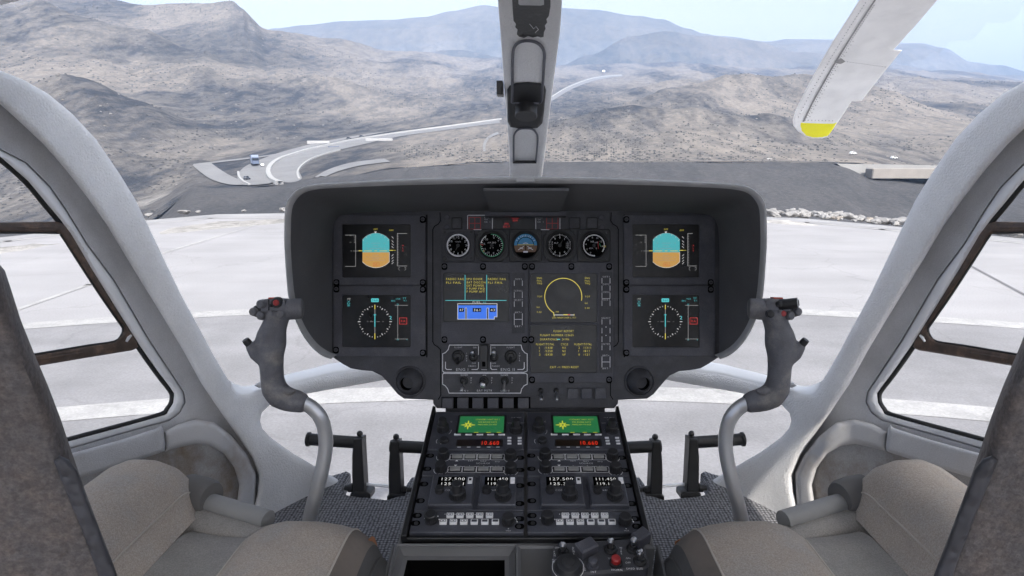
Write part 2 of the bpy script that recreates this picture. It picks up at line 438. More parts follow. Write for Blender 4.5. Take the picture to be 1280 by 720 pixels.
def unit(rect, scr, z=3):
    """display unit: raised plate, sunk screen"""
    x0, y0, x1, y1 = rect; a, b, c, d = scr
    mb = MB(TP)
    mb.frame(rrect(X(x0), Y(y1), X(x1), Y(y0), 2, 3), rrect(X(a)-1.2, Y(d)-1.2, X(c)+1.2, Y(b)+1.2, 1.5, 3), z, 1.2)
    o = pb(mb, 'display_unit', M['unit'])
    sb = MB(TP); sb.prism(rrect(X(a)-2, Y(d)-2, X(c)+2, Y(b)+2, 1.5, 3), .4, 1.3)
    return o, sb
ZS = 1.45
def att(sb, dx, right=False):
    o = dx
    def q(*p): return [(X(a+o), Y(b)) for a, b in p]
    top = [(453.5, 299.5)]; 
    for k in range(9):
        t = k/8; top.append((453.5+33.5*t, 299.5-8.2*math.sin(math.pi*t)**.75))
    top.append((487, 299.5))
    up = top+[(487, 315.5), (453.5, 315.5)]
    bot = [(453.5, 315.5), (487, 315.5), (487, 327.5)]
    for k in range(9):
        t = k/8; bot.append((487-33.5*t, 327.5+7.3*math.sin(math.pi*t)**.75))
    bot.append((453.5, 327.5))
    for poly, m in ((up, SSK), (bot, SGR)):
        p = q(*poly); sb.flat([(x, y, ZS) for x, y in p], m)
    sb.line(q(*bot[1:]), .5, ZS+.1, SW); sb.line(q(*top), .4, ZS+.1, SG)
    for y, w in ((304, 8), (307.5, 5), (310.5, 12), (319, 6), (321.5, 12), (323.6, 6), (325.5, 14)):
        sb.line(q((470-w/1.5, y), (470+w/1.5, y)), .35, ZS+.12, SG)
        if w > 7:
            for sx in (459, 481): sb.text('10', X(sx+o), Y(y), 1.6, ZS+.12, SG)
    sb.line(q((456, 313.7), (465, 313.7)), .7, ZS+.15, SY); sb.line(q((475, 313.7), (484, 313.7)), .7, ZS+.15, SY); sb.line(q((468.5, 313.7), (471.5, 313.7)), .7, ZS+.15, SY)
    sb.line(q((449, 313.6), (453, 313.6)), .9, ZS+.1, SY); sb.line(q((442, 313.8), (449, 313.8)), .45, ZS+.1, SG)
    sb.line(q((487, 313), (491, 313)), .9, ZS+.1, SY); sb.line(q((491, 313), (495, 313)), .45, ZS+.1, SY)
    sb.line(q((432, 294), (445, 294), (445, 333), (432, 333)), .5, ZS+.1, SG)
    for y in (296.5, 299, 301.3, 303): sb.line(q((443, y), (445, y)), .4, ZS+.1, SG)
    sb.text('20', X(438.5+o), Y(294.3), 1.7, ZS+.1, SG); sb.text('10', X(438.5+o), Y(303), 1.7, ZS+.1, SG); sb.text('0', X(439.5+o), Y(313.8), 1.7, ZS+.1, SG)
    sb.text('OFF', X(469.8+o), Y(286.7), 2, ZS+.1, SY); sb.text('OFF', X(489.5+o), Y(288), 2, ZS+.1, SY)
    sb.flat([(x, y, ZS+.1) for x, y in q((468, 289.6), (471.4, 289.6), (469.7, 292))], SW)
    for a in (-50, -35, -20, 20, 35, 50):
        r = math.radians(a); sb.line(q((470+19.5*math.sin(r), 313-21.5*math.cos(r)+2), (470+20.8*math.sin(r), 313-23*math.cos(r)+2)), .4, ZS+.1, SW)
    for k, y in enumerate((297, 302, 305.5, 309, 319, 322.5, 326, 329)):
        s = (1 if y < 313 else -1); sb.line(q((491-.9, y-s*1.1), (491+1.1, y+s*1)), .5, ZS+.1, SW)
    e = 509 if not right else 503
    sb.line(q((e, 292), (497, 292), (497, 332.5), (e+ (0 if not right else 5), 332.5)), .6, ZS+.1, SG)
    for k in range(19): sb.line(q((497, 294+2*k), (498.6, 294+2*k)), .35, ZS+.1, SG)
    for k, c in enumerate('ALT'): sb.text(c, X(504+o), Y(307+3.4*k), 2.1, ZS+.1, SR)
    sb.line(q((500, 334), (498.8, 334.5), (498.8, 337), (500, 338)), .4, ZS+.1, SG); sb.line(q((506, 334), (507.5, 334.5), (507.5, 337), (506, 338)), .4, ZS+.1, SG)
    sb.text('AA', X(470+o), Y(330.3), 2, ZS+.12, SR); sb.line(q((467, 328.6), (474.5, 328.6), (474.5, 332), (467, 332)), .3, ZS+.12, SR, True)
def nav(sb, o):
    def q(*p): return [(X(a+o), Y(b)) for a, b in p]
    cx, cy, r = 469, 402, 19.3
    for k in range(36):
        a = 2*math.pi*k/36
        if k % 9 == 0: r0, r1 = r-1, r+1.6
        elif k % 3 == 0: r0, r1 = r-2, r-.3
        else: r0, r1 = r-.5, r+.5
        sb.line(q((cx+r0*math.sin(a), cy-r0*math.cos(a)), (cx+r1*math.sin(a), cy-r1*math.cos(a))), .55 if k % 3 else .8, ZS+.1, SW)
    sb.line(q((469, 381.5), (469, 423.5)), .7, ZS+.1, SG); sb.line(q((469, 393), (469, 408)), 1.1, ZS+.15, SCY); sb.line(q((467.5, 393.5), (470.5, 393.5)), .6, ZS+.15, SCY)
    for a, b in ((381.5, 386), (417, 423.5)): sb.line(q((469, a), (469, b)), 1, ZS+.15, SY)
    for a, b in ((459.5, 460.5), (463, 467), (471, 475), (478.5, 480)): sb.line(q((a, 402), (b, 402)), .4, ZS+.1, SG)
    sb.prism(rrect(X(464.3+o), Y(377.6), X(473.8+o), Y(372.9), .8, 2), ZS, ZS+.1, 0, SCY); sb.text('360', X(469+o), Y(375.3), 2.5, ZS+.2, SK, w=7)
    sb.line(q((435, 373), (438.5, 373)), .5, ZS+.1, SG)
    for k in range(4): sb.text('NVDS'[k], X(436.3+o), Y(374+2.6*k), 2, ZS+.1, SCY if k else SG, w=3.6)
    sb.text('BRG', X(492+o), Y(376), 1.8, ZS+.1, SCY, w=4.6); sb.text('VOR', X(498+o), Y(373.6), 1.7, ZS+.1, SCY, w=5.6); sb.text('TT', X(506+o), Y(373), 2.3, ZS+.1, SCY); sb.text('V:1', X(506.5+o), Y(375.8), 2, ZS+.1, SCY)
    sb.line(q((497.5, 381.5), (497.5, 424)), .55, ZS+.1, SG); sb.line(q((494, 381.6), (510, 381.6)), .5, ZS+.1, SG); sb.line(q((494, 423.6), (510, 423.6)), .5, ZS+.1, SG)
    sb.text('20', X(497.5+o), Y(380.4), 1.8, ZS+.1, SCY); sb.text('10', X(497.5+o), Y(424.4), 1.8, ZS+.12, SCY); sb.text('V', X(509+o), Y(424.6), 1.8, ZS+.12, SCY)
    sb.line(q((499.7, 397.3), (508.8, 397.3), (508.8, 405), (499.7, 405)), .55, ZS+.1, SR, True); sb.text('RA', X(504.2+o), Y(401.2), 3, ZS+.1, SR)
    sb.line(q((488, 395), (489.6, 396.2), (488.2, 398), (489.8, 399.2)), .7, ZS+.1, SCY)
PFDS = [((418, 269, 532, 356), (430, 282, 512.5, 345.5), 0), ((418, 357.5, 532, 445), (430, 370, 512.5, 432.5), 0), ((779.5, 269, 893, 356), (791.5, 282, 872, 345.5), 0), ((779.5, 357.5, 893, 445), (791.5, 370, 872, 432.5), 0)]
for i, (rc, s, _) in enumerate(PFDS):
    u, sb = unit(rc, s)
    (att if i in (0, 2) else nav)(sb, *( (0 if i < 2 else 362.3,) + ((i == 2,) if i in (0, 2) else ())))
    pb(sb, 'screen', SCR, u)
for s in ():
    mb = MB(TP); g = [(413, 264), (436, 264), (424, 272), (418, 281), (413, 290)]
    if s: g = mir(g)
    mb.prism(pp(*g), 0, 6, 1); pb(mb, 'corner_fillet', M['panel'])

# ---- engine-monitor display, left
mb = MB(TP); mb.frame(rrect(X(551.5), Y(429), X(660.3), Y(328), 2, 3), rrect(X(554.3), Y(402.2), X(636.2), Y(341.2), 1.5, 3), 3, 1.2)
u = pb(mb, 'display_unit', M['unit'])
sb = MB(TP); sb.prism(rrect(X(553), Y(403), X(637), Y(340), 1.5, 3), .4, 1.3)
def q(*p): return [(X(a), Y(b)) for a, b in p]
sb.line(q((557, 375.5), (633, 375.5)), .7, ZS+.1, SCY)
for x in (581.5, 608.5): sb.line(q((x, 344), (x, 375.5)), .7, ZS+.1, SCY)
for t, x, y, w in (('FADEC FAIL', 558, 348.8, 22.5), ('FLI FAIL', 558, 353.3, 18.5), ('EPU DOOR.', 583.5, 348.8, 20.5), ('BAT DISCON', 583.5, 353, 23.5), ('EXT POWER', 583.5, 357, 21.5), ('F PUMP FWD', 583.5, 360.8, 22.5), ('F PUMP AFT', 583.5, 364.5, 22.5), ('FADEC FAIL', 610, 348.8, 22.8), ('FLI FAIL', 610, 353.3, 18.5)):
    sb.text(t, X(x), Y(y), 2.7, ZS+.1, SY, 'L', w)
sb.text('FUEL', X(596), Y(377.7), 2.4, ZS+.1, SW, w=10); sb.text('KG', X(606), Y(377.8), 1.8, ZS+.1, SCY)
tank = [(572.3, 381.6), (621.3, 381.6), (621.3, 395.8), (618, 395.8), (618, 398.8), (572.3, 398.8)]
sb.flat([(x, y, ZS) for x, y in q(*tank)], SB)
sb.line(q((572.3, 379.6), (621.4, 379.6), (621.4, 396), (618, 396), (618, 398.9), (572.3, 398.9)), .7, ZS+.12, SW, True)
for x in (581.7, 608.7): sb.rect(X(x), Y(399), X(x+1.9), Y(385), ZS+.1, SK); sb.line(q((x, 399), (x, 385), (x+1.9, 385), (x+1.9, 399)), .5, ZS+.14, SW)
for t, a, b in (('47', 573.8, 580.2), ('361', 591, 601.6), ('43', 612.3, 619.6)):
    sb.rect(X(a), Y(389.8), X(b), Y(385), ZS+.12, SK); sb.text(t, X((a+b)/2), Y(387.4), 3, ZS+.2, SDW, w=(b-a)*.75)
pb(sb, 'screen', SCR, u)
def strip(x0, y0, x1, y1, labels, marks):
    mb = MB(TP); mb.prism(rrect(X(x0), Y(y1), X(x1), Y(y0), .8, 2), 2.5, 3.6, .2, 0)
    cx = (x0+x1)/2
    for t, y in labels: mb.text(t, X(cx), Y(y), 2.1, 3.75, 1, w=min(11, 2.1*len(t)))
    for a, b in marks:
        for x in (cx-5, cx+5): mb.line(q((x, a), (x, b)), .7, 3.75, 1)
    return mb
mb = strip(640, 341, 655.8, 416.5, (('OFF1', 349), ('SCROLL', 363.3), ('SELECT', 375), ('BRT+', 390.3), ('BRT-', 407.7)), ((351, 357), (365.5, 372), (377, 383), (392, 398.5), (399.5, 406)))
mb.line(q((642.8, 399), (653, 399)), .7, 3.75, 1); pb(mb, 'key_strip', [M['panel'], M['offwhite']], u)
# ---- engine-monitor display, right: two screens in one plate
mb = MB(TP)
mb.frame(rrect(X(661.5), Y(404.6), X(766.5), Y(328), 2, 3), rrect(X(663.3), Y(402.8), X(745.8), Y(341.8), 1.5, 3), 3, 1.2)
mb.frame(rrect(X(661.5), Y(478), X(766.5), Y(404.7), 2, 3), rrect(X(663.3), Y(465.5), X(745.8), Y(406.3), 1.5, 3), 3, 1.2)
u = pb(mb, 'display_unit', M['unit'])
sb = MB(TP); sb.prism(rrect(X(662.5), Y(403.6), X(746.5), Y(341), 1.5, 3), .4, 1.3)
sb.ring(X(704), Y(371), 22.7, 23.6, ZS+.1, SY, -12, 240, 60)
sb.line(q((692, 391), (692.6, 395)), 1, ZS+.1, SY); sb.line(q((693, 393.6), (717.5, 393.6)), .8, ZS+.1, SW); sb.line(q((704.5, 393.3), (710, 393.3)), 1.1, ZS+.15, SY); sb.line(q((710, 393.3), (712, 393.3)), 1.1, ZS+.15, SR); sb.line(q((717.5, 392.6), (717.5, 394.6)), .6, ZS+.1, SY)
sb.text('GEN PARAM OVER L. FCT', X(705), Y(397), 2, ZS+.1, SY, w=30); sb.text('NR', X(696.6), Y(389.7), 1.9, ZS+.1, SY)
for x, s in ((671.2, 'L'), (731, 'L')):
    for t, y in (('ENG', 347.6), ('FAIL', 351), ('TRQ', 354.3)): sb.text(t, X(x), Y(y), 2.1, ZS+.1, SY, s)
sb.text('TOT', X(671.5), Y(370.7), 2.1, ZS+.1, SY, 'L'); sb.text('TOT', X(731), Y(370.7), 2.1, ZS+.1, SY, 'L'); sb.text('N1', X(671), Y(384), 2.1, ZS+.1, SY, 'L'); sb.text('N1', X(731), Y(379), 2.1, ZS+.1, SY, 'L'); sb.text('0.00', X(671), Y(390), 2.1, ZS+.1, SY, 'L'); sb.text('0.00', X(731), Y(385), 2.1, ZS+.1, SY, 'L')
pb(sb, 'screen', SCR, u)
sb = MB(TP); sb.prism(rrect(X(662.5), Y(466.3), X(746.5), Y(405.5), 1.5, 3), .4, 1.3)
for t, x, y, w in (('FLIGHT REPORT', 692, 413.8, 25), ('FLIGHT NUMBER 123655', 675.3, 418.8, 41.5), ('DURATION(S)=', 675.3, 424, 24), ('24 MN', 702.5, 424, 8.5), ('FLIGHT/TOTAL', 670, 430.2, 22.7), ('CYCLE', 701, 430.2, 9), ('FLIGHT/TOTAL', 718, 430.2, 21.5), ('EXIT ->: PRESS RESET', 687.7, 458.7, 35.5)):
    sb.text(t, X(x), Y(y), 2.6, ZS+.1, SY, 'L', w)
sb.line(q((696.5, 424), (699.5, 424)), 1, ZS+.12, SCY)
for y, r in ((434.5, ('1', '/1438', 'N1', '2', '/1311')), (438.6, ('1', '/1250', 'N2', '1', '/811')), (443, ('3', '/5438', 'NP', '0', '/121'))):
    for t, x in zip(r, (674, 681, 703, 723, 729)): sb.text(t, X(x), Y(y), 2.7, ZS+.1, SY, 'L', 1.9*len(t) if len(t) > 1 else None)
pb(sb, 'screen', SCR, u)
mb = strip(749, 340, 765, 466, (('OFF1', 346), ('OFF2', 355.4), ('SCROLL', 365), ('RESET', 374.4), ('SELECT', 397.3), ('ENTER', 429.7), ('BRT+', 444), ('BRT-', 460)), ((348, 354), (357.3, 363), (366.5, 372.5), (376, 382), (399.3, 405), (410, 416), (420.5, 427), (431.7, 437), (445.5, 451.5), (452.5, 458.5)))
mb.line(q((752, 452), (762, 452)), .7, 3.75, 1); mb.line(q((752, 373), (762, 373)), .5, 3.75, 1)
for y in (408.5, 419): mb.disc(X(757), Y(y), .7, 3.75, 1, 8)
pb(mb, 'key_strip', [M['panel'], M['offwhite']], u)

# ---- row of warning lights
for px, w in ((571.3, 13.2), (718, 14), (740, 13.6)):
    mb = MB(TP); mb.frame(rrect(X(px)-w/2, Y(279.3)-7, X(px)+w/2, Y(279.3)+7, 1, 2), rrect(X(px)-w/2+1, Y(279.3)-6, X(px)+w/2-1, Y(279.3)+6, .8, 2), 3.4, 2.6, 0)
    mb.rect(X(px)-w/2+1, Y(279.3)-6, X(px)+w/2-1, Y(279.3)+6, 2.6, 1); pb(mb, 'warning_light', [M['black'], M['panel']])
for s in (0, 1):
    a, b = (584.3, 616) if not s else (669.3, 700.2)
    g0 = 586 if not s else 682.5
    mb = MB(TP); mb.prism(rrect(X(a), Y(287.7), X(b), Y(269), 1.2, 3), 0, 2.4, .3, 0)
    mb.line([p for p in rrect(X(a)+.4, Y(287.3), X(b)-.4, Y(269.4), 1.2, 3)], .8, 2.55, 1, True)
    for x in (g0+.6, g0+7.7, g0+14.8): mb.line(q((x, 272), (x, 286.6)), .8, 2.6, 2)
    for y in (272, 279.4, 286.6): mb.line(q((g0+.6, y), (g0+14.8, y)), .8, 2.6, 2)
    tx = g0+19.7 if not s else a+2.7
    mb.text('ENG', X(tx), Y(272.2), 1.9, 2.6, 1, 'L', 6); mb.text('OFF', X(tx), Y(274.8), 1.6, 2.6, 1, 'L', 4.2); mb.text('NR  1', X(tx), Y(277.7), 1.7, 2.6, 1, 'L', 7)
    pb(mb, 'fire_switch', [M['panel'], M['offwhite'], M['redp']])
mb = MB(TP); mb.prism(rrect(X(617.5), Y(287.3), X(668), Y(268.8), 1, 3), 0, 1.8, .3, 0)
for t, x, y, w in (('ROTOR', 644, 272.7, 8.6), ('RPM', 644, 275.9, 5.6), ('XMSN', 633.2, 280, 5), ('OIL P', 633.2, 283.4, 8.4)): mb.text(t, X(x), Y(y), 2.5, 1.95, 1, w=w)
pb(mb, 'warning_panel', [M['black'], em('red_warning_text', (190, 40, 42))])
for px, py in ((559.2, 272), (559.2, 284.3), (752, 272), (752, 284.3)):
    mb = MB(TP); mb.cyl(X(px), Y(py), 0, 2.6, 3.2, 0, 16); pb(mb, 'screw', M['unit'])

# ---- the five round gauges
GX = [573, 615, 657, 699.5, 742]
def gauge(i, px, py=307):
    mb = MB(TP); h = 20.3
    if i in (1, 3):
        c = 8; o = [(-h, -h+c), (-h, h-c), (-h+c, h), (h-c, h), (h, h-c), (h, -h+c), (h-c, -h), (-h+c, -h)][::-1]
        o = [(X(px)+a, Y(py)+b) for a, b in o]
    else: o = rrect(X(px)-h, Y(py)-h, X(px)+h, Y(py)+h, 3, 4)
    mb.prism(o, 0, 4, .6, 0)
    Tg = Matrix.Translation((X(px), Y(py), 0))
    mb.lathe([(18.6, 3.8), (18.2, 4.9), (16.6, 5.3), (15.2, 4.6), (14.6, 3.9)], 40, 0, Tg)
    for a, b in ((-1, 1), (1, 1), (-1, -1), (1, -1)):
        r = 3 if (i in (0, 2) and a == (-1 if i == 0 else 1) and b == -1) else 1.8
        mb.cyl(X(px)+a*16.4, Y(py)+b*16.4, 3.8, 7 if r > 2 else 5, r, 2, 14)
    g = pb(mb, 'gauge', [M['black' if i else 'panel'], M['hole'], M['knob']])
    d = MB(TP @ Tg); d.disc(0, 0, 14.9, 4.2, 0, 40)
    Z = 4.35
    def tick(a, r0, r1, w, m): r = math.radians(a); d.line([(r0*math.sin(r), r0*math.cos(r)), (r1*math.sin(r), r1*math.cos(r))], w, Z, m)
    def num(t, a, r, h=2.6, m=1): q_ = math.radians(a); d.text(t, r*math.sin(q_), r*math.cos(q_), h, Z, m)
    if i == 0:
        d.ring(0, 0, 12.7, 14.2, Z, 2, n=48)
        for k in range(60): tick(k*6, 11.9, 12.7, .3 if k % 5 else .7, 1)
        for k in range(12): num(str(k or 12), k*30, 10, 2.5)
        d.text('CLOCK', 0, 4.6, 1.3, Z, 1)
        needle = (205, 8)
    elif i == 1:
        d.ring(0, 0, 13.3, 14.3, Z, 3, -185, 95, 60); d.ring(0, 0, 13.3, 14.2, Z, 1, 120, 170, 20)
        for k in range(28): tick(10+k*11.5, 11.9, 13.4, .35 if k % 3 else .7, 1)
        for k, t in enumerate(('0', '4', '5', '6', '8', '10', '12', '15', '20')): num(t, 15+k*38, 9.8, 2.2)
        tick(274, 11, 14.2, 1.2, 4); tick(235, 11.5, 13.5, .8, 5)
        d.text('AIR SPD', 0, 3.4, 1.9, Z, 1, w=10.5); d.text('K  T', 0, -3.4, 1.6, Z, 1)
        needle = (0, 6)
    elif i == 2:
        d.flat([(14.3*math.cos(math.radians(a)), 14.3*math.sin(math.radians(a)), Z) for a in range(0, 181, 10)], 6)
        d.flat([(14.3*math.cos(math.radians(a)), 14.3*math.sin(math.radians(a)), Z) for a in range(180, 216, 7)]+[(14.3*math.cos(math.radians(a)), 14.3*math.sin(math.radians(a)), Z) for a in range(324, 361, 6)], 7)
        d.ring(0, 0, 9.7, 10.6, Z+.1, 0, 0, 180, 30)
        for a in (-60, -45, -30, -20, -10, 0, 10, 20, 30, 45, 60): tick(a, 11.4, 13, .9, 1)
        d.flat([(9.6*math.cos(math.radians(a)), 9.6*math.sin(math.radians(a)), Z+.1) for a in range(180, 220, 8)]+[(9.6*math.cos(math.radians(a)), 9.6*math.sin(math.radians(a)), Z+.1) for a in range(324, 361, 6)], 7)
        d.rect(-10, .2, 10, 1.3, Z+.15, 5)
        for a in (-1, 1): d.line([(a*2.5, -1.5), (a*9, -5.5)], .7, Z+.2, 1); d.line([(a*3, -4.5), (a*7, -2.8)], .6, Z+.2, 1)
        d.line([(-3, 2.3), (0, 3), (3, 2.3)], .6, Z+.2, 1); d.line([(0, -6), (0, 0)], .9, Z+.2, 0)
        d.rect(-9, -14, 9, -8.4, Z+.05, 0); d.prism(rrect(-3, -9, 3, -7, .8, 2), Z, Z+1, .2, 2)
        needle = None
    elif i == 3:
        for k in range(50): tick(k*7.2, 12.4, 13.8, .3 if k % 5 else .75, 1)
        for k in range(10): num(str(k), k*36, 10, 2.7)
        d.text('ALT', -4.5, 3, 1.9, Z, 1); d.rect(7, -4, 12.5, 4, Z+.05, 0)
        for b in (-2.4, 0, 2.4): d.text('102', 9.8, b, 1.9, Z+.1, 1)
        d.rect(-12.5, -5, -8, 5, Z+.05, 0)
        for b in (-4, -1.4, 1.4, 4): d.text('13', -10, b, 1.9, Z+.1, 1)
        needle = (28, 10)
    else:
        d.ring(0, 0, 12.2, 13.6, Z, 1, 60, 275, 50); d.ring(0, 0, 12.2, 13.6, Z, 1, -38, 60, 24)
        for k in range(44): tick(-175+k*7.4, 11.8, 13.4, .5, 0)
        for k, t in enumerate(('0', '2', '4', '6', '8', '10', '12', '14')): num(t, 205+k*36, 10, 2)
        d.text('NR', -2, 4.6, 2, Z, 1); d.text('100', 2.8, 3.6, 1.7, Z, 1); d.text('RPM', -3.6, -3.7, 1.7, Z, 1); d.text('%', 3, -3.7, 1.9, Z, 1)
        tick(95, 12.2, 13.8, 2.2, 5); d.line([(5, 4.5), (5.5, -4)], .7, Z, 4); d.line([(7, 2), (8, -1)], .8, Z, 3)
        needle = (150, 8)
    dd = pb(d, 'dial', [M['hole'], M['white'], M['offwhite'], DG, M['redp'], DY, DB, DBR], g)
    if needle:
        nb = MB(TP @ Tg); a = math.radians(needle[0]); L_ = needle[1]
        nb.prism([(1.1*math.cos(a)-2*math.sin(a), -1.1*math.sin(a)-2*math.cos(a)), (L_*math.sin(a), L_*math.cos(a)), (-1.1*math.cos(a)-2*math.sin(a), 1.1*math.sin(a)-2*math.cos(a))], 4.7, 5, 0); nb.cyl(0, 0, 4.5, 5.4, 2.2, 0, 14)
        pb(nb, 'needle', M['black'], g)
DG = mat('green_marking', (.06, .34, .17), .6, vscale=100); DY = mat('yellow_marking', (.55, .45, .09), .6, vscale=100)
DB = mat('blue_dial_paint', (.06, .27, .50), .6, vscale=100); DBR = mat('brown_dial_paint', (.16, .09, .05), .6, vscale=100)
for i, gx in enumerate(GX): gauge(i, gx)

# ---- engine switch panel
def lever(px, py, tx, ty, r0, r1, z1, m=0, ball=None):
    mb = MB(TP)
    mb.lathe([(r0, 0), (r0, 1.2), (r0*.86, 1.8), (r0*.8, 1.2), (r0*.55, 1.6), (r0*.45, 3)], 20, 1, Matrix.Translation((X(px), Y(py), 1)))
    a = Vector((X(px), Y(py), 2)); b = Vector((X(tx), Y(ty), z1))
    mb.tube([a, a.lerp(b, .3), a.lerp(b, .8), b.lerp(a, .06), b], [r1*.75, r1*.75, r1, r1*.95, r1*.45], 12, m)
    if ball: mb.lathe([(.01, -ball), (ball*.7, -ball*.7), (ball, 0), (ball*.7, ball*.7), (.01, ball)], 14, m, Matrix.Translation(b))
    return pb(mb, 'toggle_switch', [M['steel'], M['black'], M['knob']])
mb = MB(TP); mb.prism(rrect(X(551.8), Y(493), X(660), Y(430), 2, 3), 0, 1, .2, 0)
for g in ([(598.3, 431.2), (562, 431.2), (560.3, 437), (557, 440.6), (553.4, 442.2), (553.4, 463.5), (555, 465.2), (655, 465.2), (659, 463.5), (659, 442.2), (656, 440.8), (652.8, 437), (651.3, 431.2), (613, 431.2)],
          [(553.4, 468), (554.5, 466.6), (657.5, 466.6), (659, 468), (659, 480), (655, 482), (652, 486), (650.8, 491.2), (561.5, 491.2), (559.8, 486), (557, 482.3), (553.4, 480)],
          [(557, 452.5), (557, 460), (558.5, 461.7), (564.5, 461.7)], [(590, 461.7), (596.5, 461.7), (598.2, 460), (598.2, 453)], [(598.2, 433), (598.2, 443)], [(613.5, 433), (613.5, 443)],
          [(613.5, 453), (613.5, 460), (615, 461.7), (621, 461.7)], [(647.3, 461.7), (653.5, 461.7), (655.3, 460), (655.3, 453)]):
    mb.line(q(*g), .95, 1.15, 1, closed=g[0][0] == 553.4 and g[0][1] == 468)
for t, x, y, h, w in (('FLIGHT', 573, 434.2, 2, 10), ('FLIGHT', 638.5, 434.2, 2, 10), ('ON', 593.5, 434.3, 2, 4), ('ON', 617.3, 434.3, 2, 4), ('OFF', 592.5, 454, 1.8, 5), ('OFF', 617.5, 454, 1.8, 5), ('FADEC', 590.6, 457.4, 2, 9.4), ('FADEC', 620, 457.4, 2, 9.4), ('ENG I', 577.8, 461.7, 3.4, 15), ('ENG II', 634.7, 461.7, 3.4, 17.2), ('NORM', 580.5, 468.7, 2, 8.6), ('NORM', 630.5, 468.7, 2, 8.6), ('ON', 605.5, 468.7, 1.9, 4), ('BAT MSTR', 605.8, 488, 2.5, 19), ('GEN I', 580, 488.2, 2.3, 10), ('GEN II', 631, 488.2, 2.3, 11)):
    mb.text(t, X(x), Y(y), h, 1.15, 1, w=w)
for x, y0, wd in ((583.4, 441.5, 'IDLE'), (649.5, 441.5, 'IDLE'), (589, 472.3, 'OFF'), (614.8, 472.3, 'OFF'), (640.2, 472.3, 'OFF')):
    for k, c in enumerate(wd): mb.text(c, X(x), Y(y0+3*k), 1.8, 1.15, 1)
pb(mb, 'switch_plate', [M['panel'], M['offwhite']])
for px, s in ((573, 1), (638.5, -1)): lever(px, 445.3, px-.8, 454, 8, 2.4, 9, 2)
for px in (591.5, 617.8): lever(px, 446.5, px, 439.6, 5.4, 2.5, 9, 0, 2.6)
lever(580.2, 475.5, 578.3, 486.5, 5.2, 2, 9, 0, 2.2); lever(605, 476, 604.6, 479, 6, 2.8, 13, 0, 4.4); lever(631, 475.5, 630.2, 486.5, 5.2, 2, 9, 0, 2.2)
mb = MB(TP); mb.prism(rrect(X(600.5), Y(459.5), X(610.3), Y(430.5), .8, 2), 1, 9, .8, 0); mb.prism(rrect(X(603.3), Y(457), X(607.3), Y(451), .5, 2), 8.8, 9.8, .2, 1)
mb.line(q((602, 462), (608.5, 462)), .6, 1.3, 2); pb(mb, 'switch_guard', [M['knob'], M['hole'], M['offwhite']])
for k in range(6):
    x = 553.2+18.85*k; mb = MB(TP); mb.prism(rrect(X(x), Y(509.6), X(x+13.6), Y(496.7), .6, 2), 0, 5, .5); pb(mb, 'square_button', M['unit'])
mb = MB(TP); mb.rect(X(552), Y(510.2), X(663), Y(496), 1.1); pb(mb, 'button_recess', M['hole'])
for x in (709, 726.2, 743.2): mb = MB(TP); mb.prism(rrect(X(x), Y(497.8), X(x+13.6), Y(484.6), .6, 2), 0, 5, .5); pb(mb, 'square_button', M['unit'])
for x in (676, 695): lever(x, 488, x+.4, 497.5, 3.4, 2, 10, 0, 2)
# ---- air vents
for s, hx in ((512.5, -4), (799.5, 4)):
    mb = MB(TP @ Matrix.Translation((X(s), Y(476.5), 0)))
    mb.lathe([(19.8, -1), (19.5, 1.2), (18.4, 2.2), (17.2, 2), (16.6, .4)], 40)
    v = pb(mb, 'air_vent', M['panel'])
    d = Vector((hx*.055, -.16, 1)).normalized(); rot = Vector((0, 0, 1)).rotation_difference(d).to_matrix().to_4x4()
    mb = MB(TP @ Matrix.Translation((X(s), Y(476.5), -3)) @ rot)
    mb.lathe([(17, 0), (16.5, 4), (14.8, 8), (12.3, 11.5), (10.2, 13.6), (9.2, 14.3), (8.6, 13.9), (8.3, 12)], 40, 0, None, False); mb.lathe([(8.3, 12), (7.8, -4), (.01, -4)], 40, 1, None, False)
    pb(mb, 'nozzle', [M['panel'], M['hole']], v)

# ---- hood
rim = [(420, 444, 1.14), (408, 439, 1.12), (395, 429.5, 1.09), (382.5, 413, 1.06), (373, 393, 1.03), (367, 371, 1.0), (364, 345, .97), (361.7, 310, .94), (361.7, 285, .92), (363, 262, .91), (368, 250, .905), (378, 240.5, .9), (395, 236, .9), (430, 233.5, .9), (500, 230.8, .9), (580, 229, .9), (657, 228.3, .9)]
pan = [(418, 446), (416, 443), (415, 434), (415, 420), (415, 400), (415, 375), (415, 345), (415, 310), (416, 290), (418, 280), (422, 273), (430, 268.5), (445, 266.5), (470, 265.5), (520, 264.5), (585, 263.5), (657, 263.5)]
out = [(414, 449, 1.14), (402, 444.5, 1.12), (388, 433, 1.09), (375.5, 415.5, 1.06), (366, 394.5, 1.03), (359.5, 371.5, 1.0), (357, 345, .97), (354.8, 310, .94), (354.6, 283, .92), (356, 258, .91), (362, 245, .905), (373.5, 234.5, .9), (392, 229.3, .9), (430, 226.7, .9), (500, 223, .9), (580, 220.5, .9), (657, 219.4, .9)]
def full(l): return l+mir(l)[::-1][1:]
def sp3(l): return spline([P(*p) if len(p) == 3 else P(p[0], p[1], DP-.002) for p in full(l)], 3)
ri, pa, ou = sp3(rim), sp3(pan), sp3(out)
ri = [Vector(p) for p in ri]; pa = [Vector(p) for p in pa]; ou = [Vector(p) for p in ou]
midr = [(a+b)/2-F*.005 for a, b in zip(ri, ou)]
PC_ = P(CX, 350, DP); ob = [p+(p-PC_)*.05+F*.04 for p in pa]
mb = MB(); mb.loft([ob, [o.lerp(b, .02)-F*0 for o, b in zip(ou, ob)], [o.lerp(m, .55)-F*.001 for o, m in zip(ou, midr)], midr, [r.lerp(m, .55)-F*.001 for r, m in zip(ri, midr)], [r+F*.006 for r in ri], pa], mis=[1, 1, 1, 1, 1, 0])
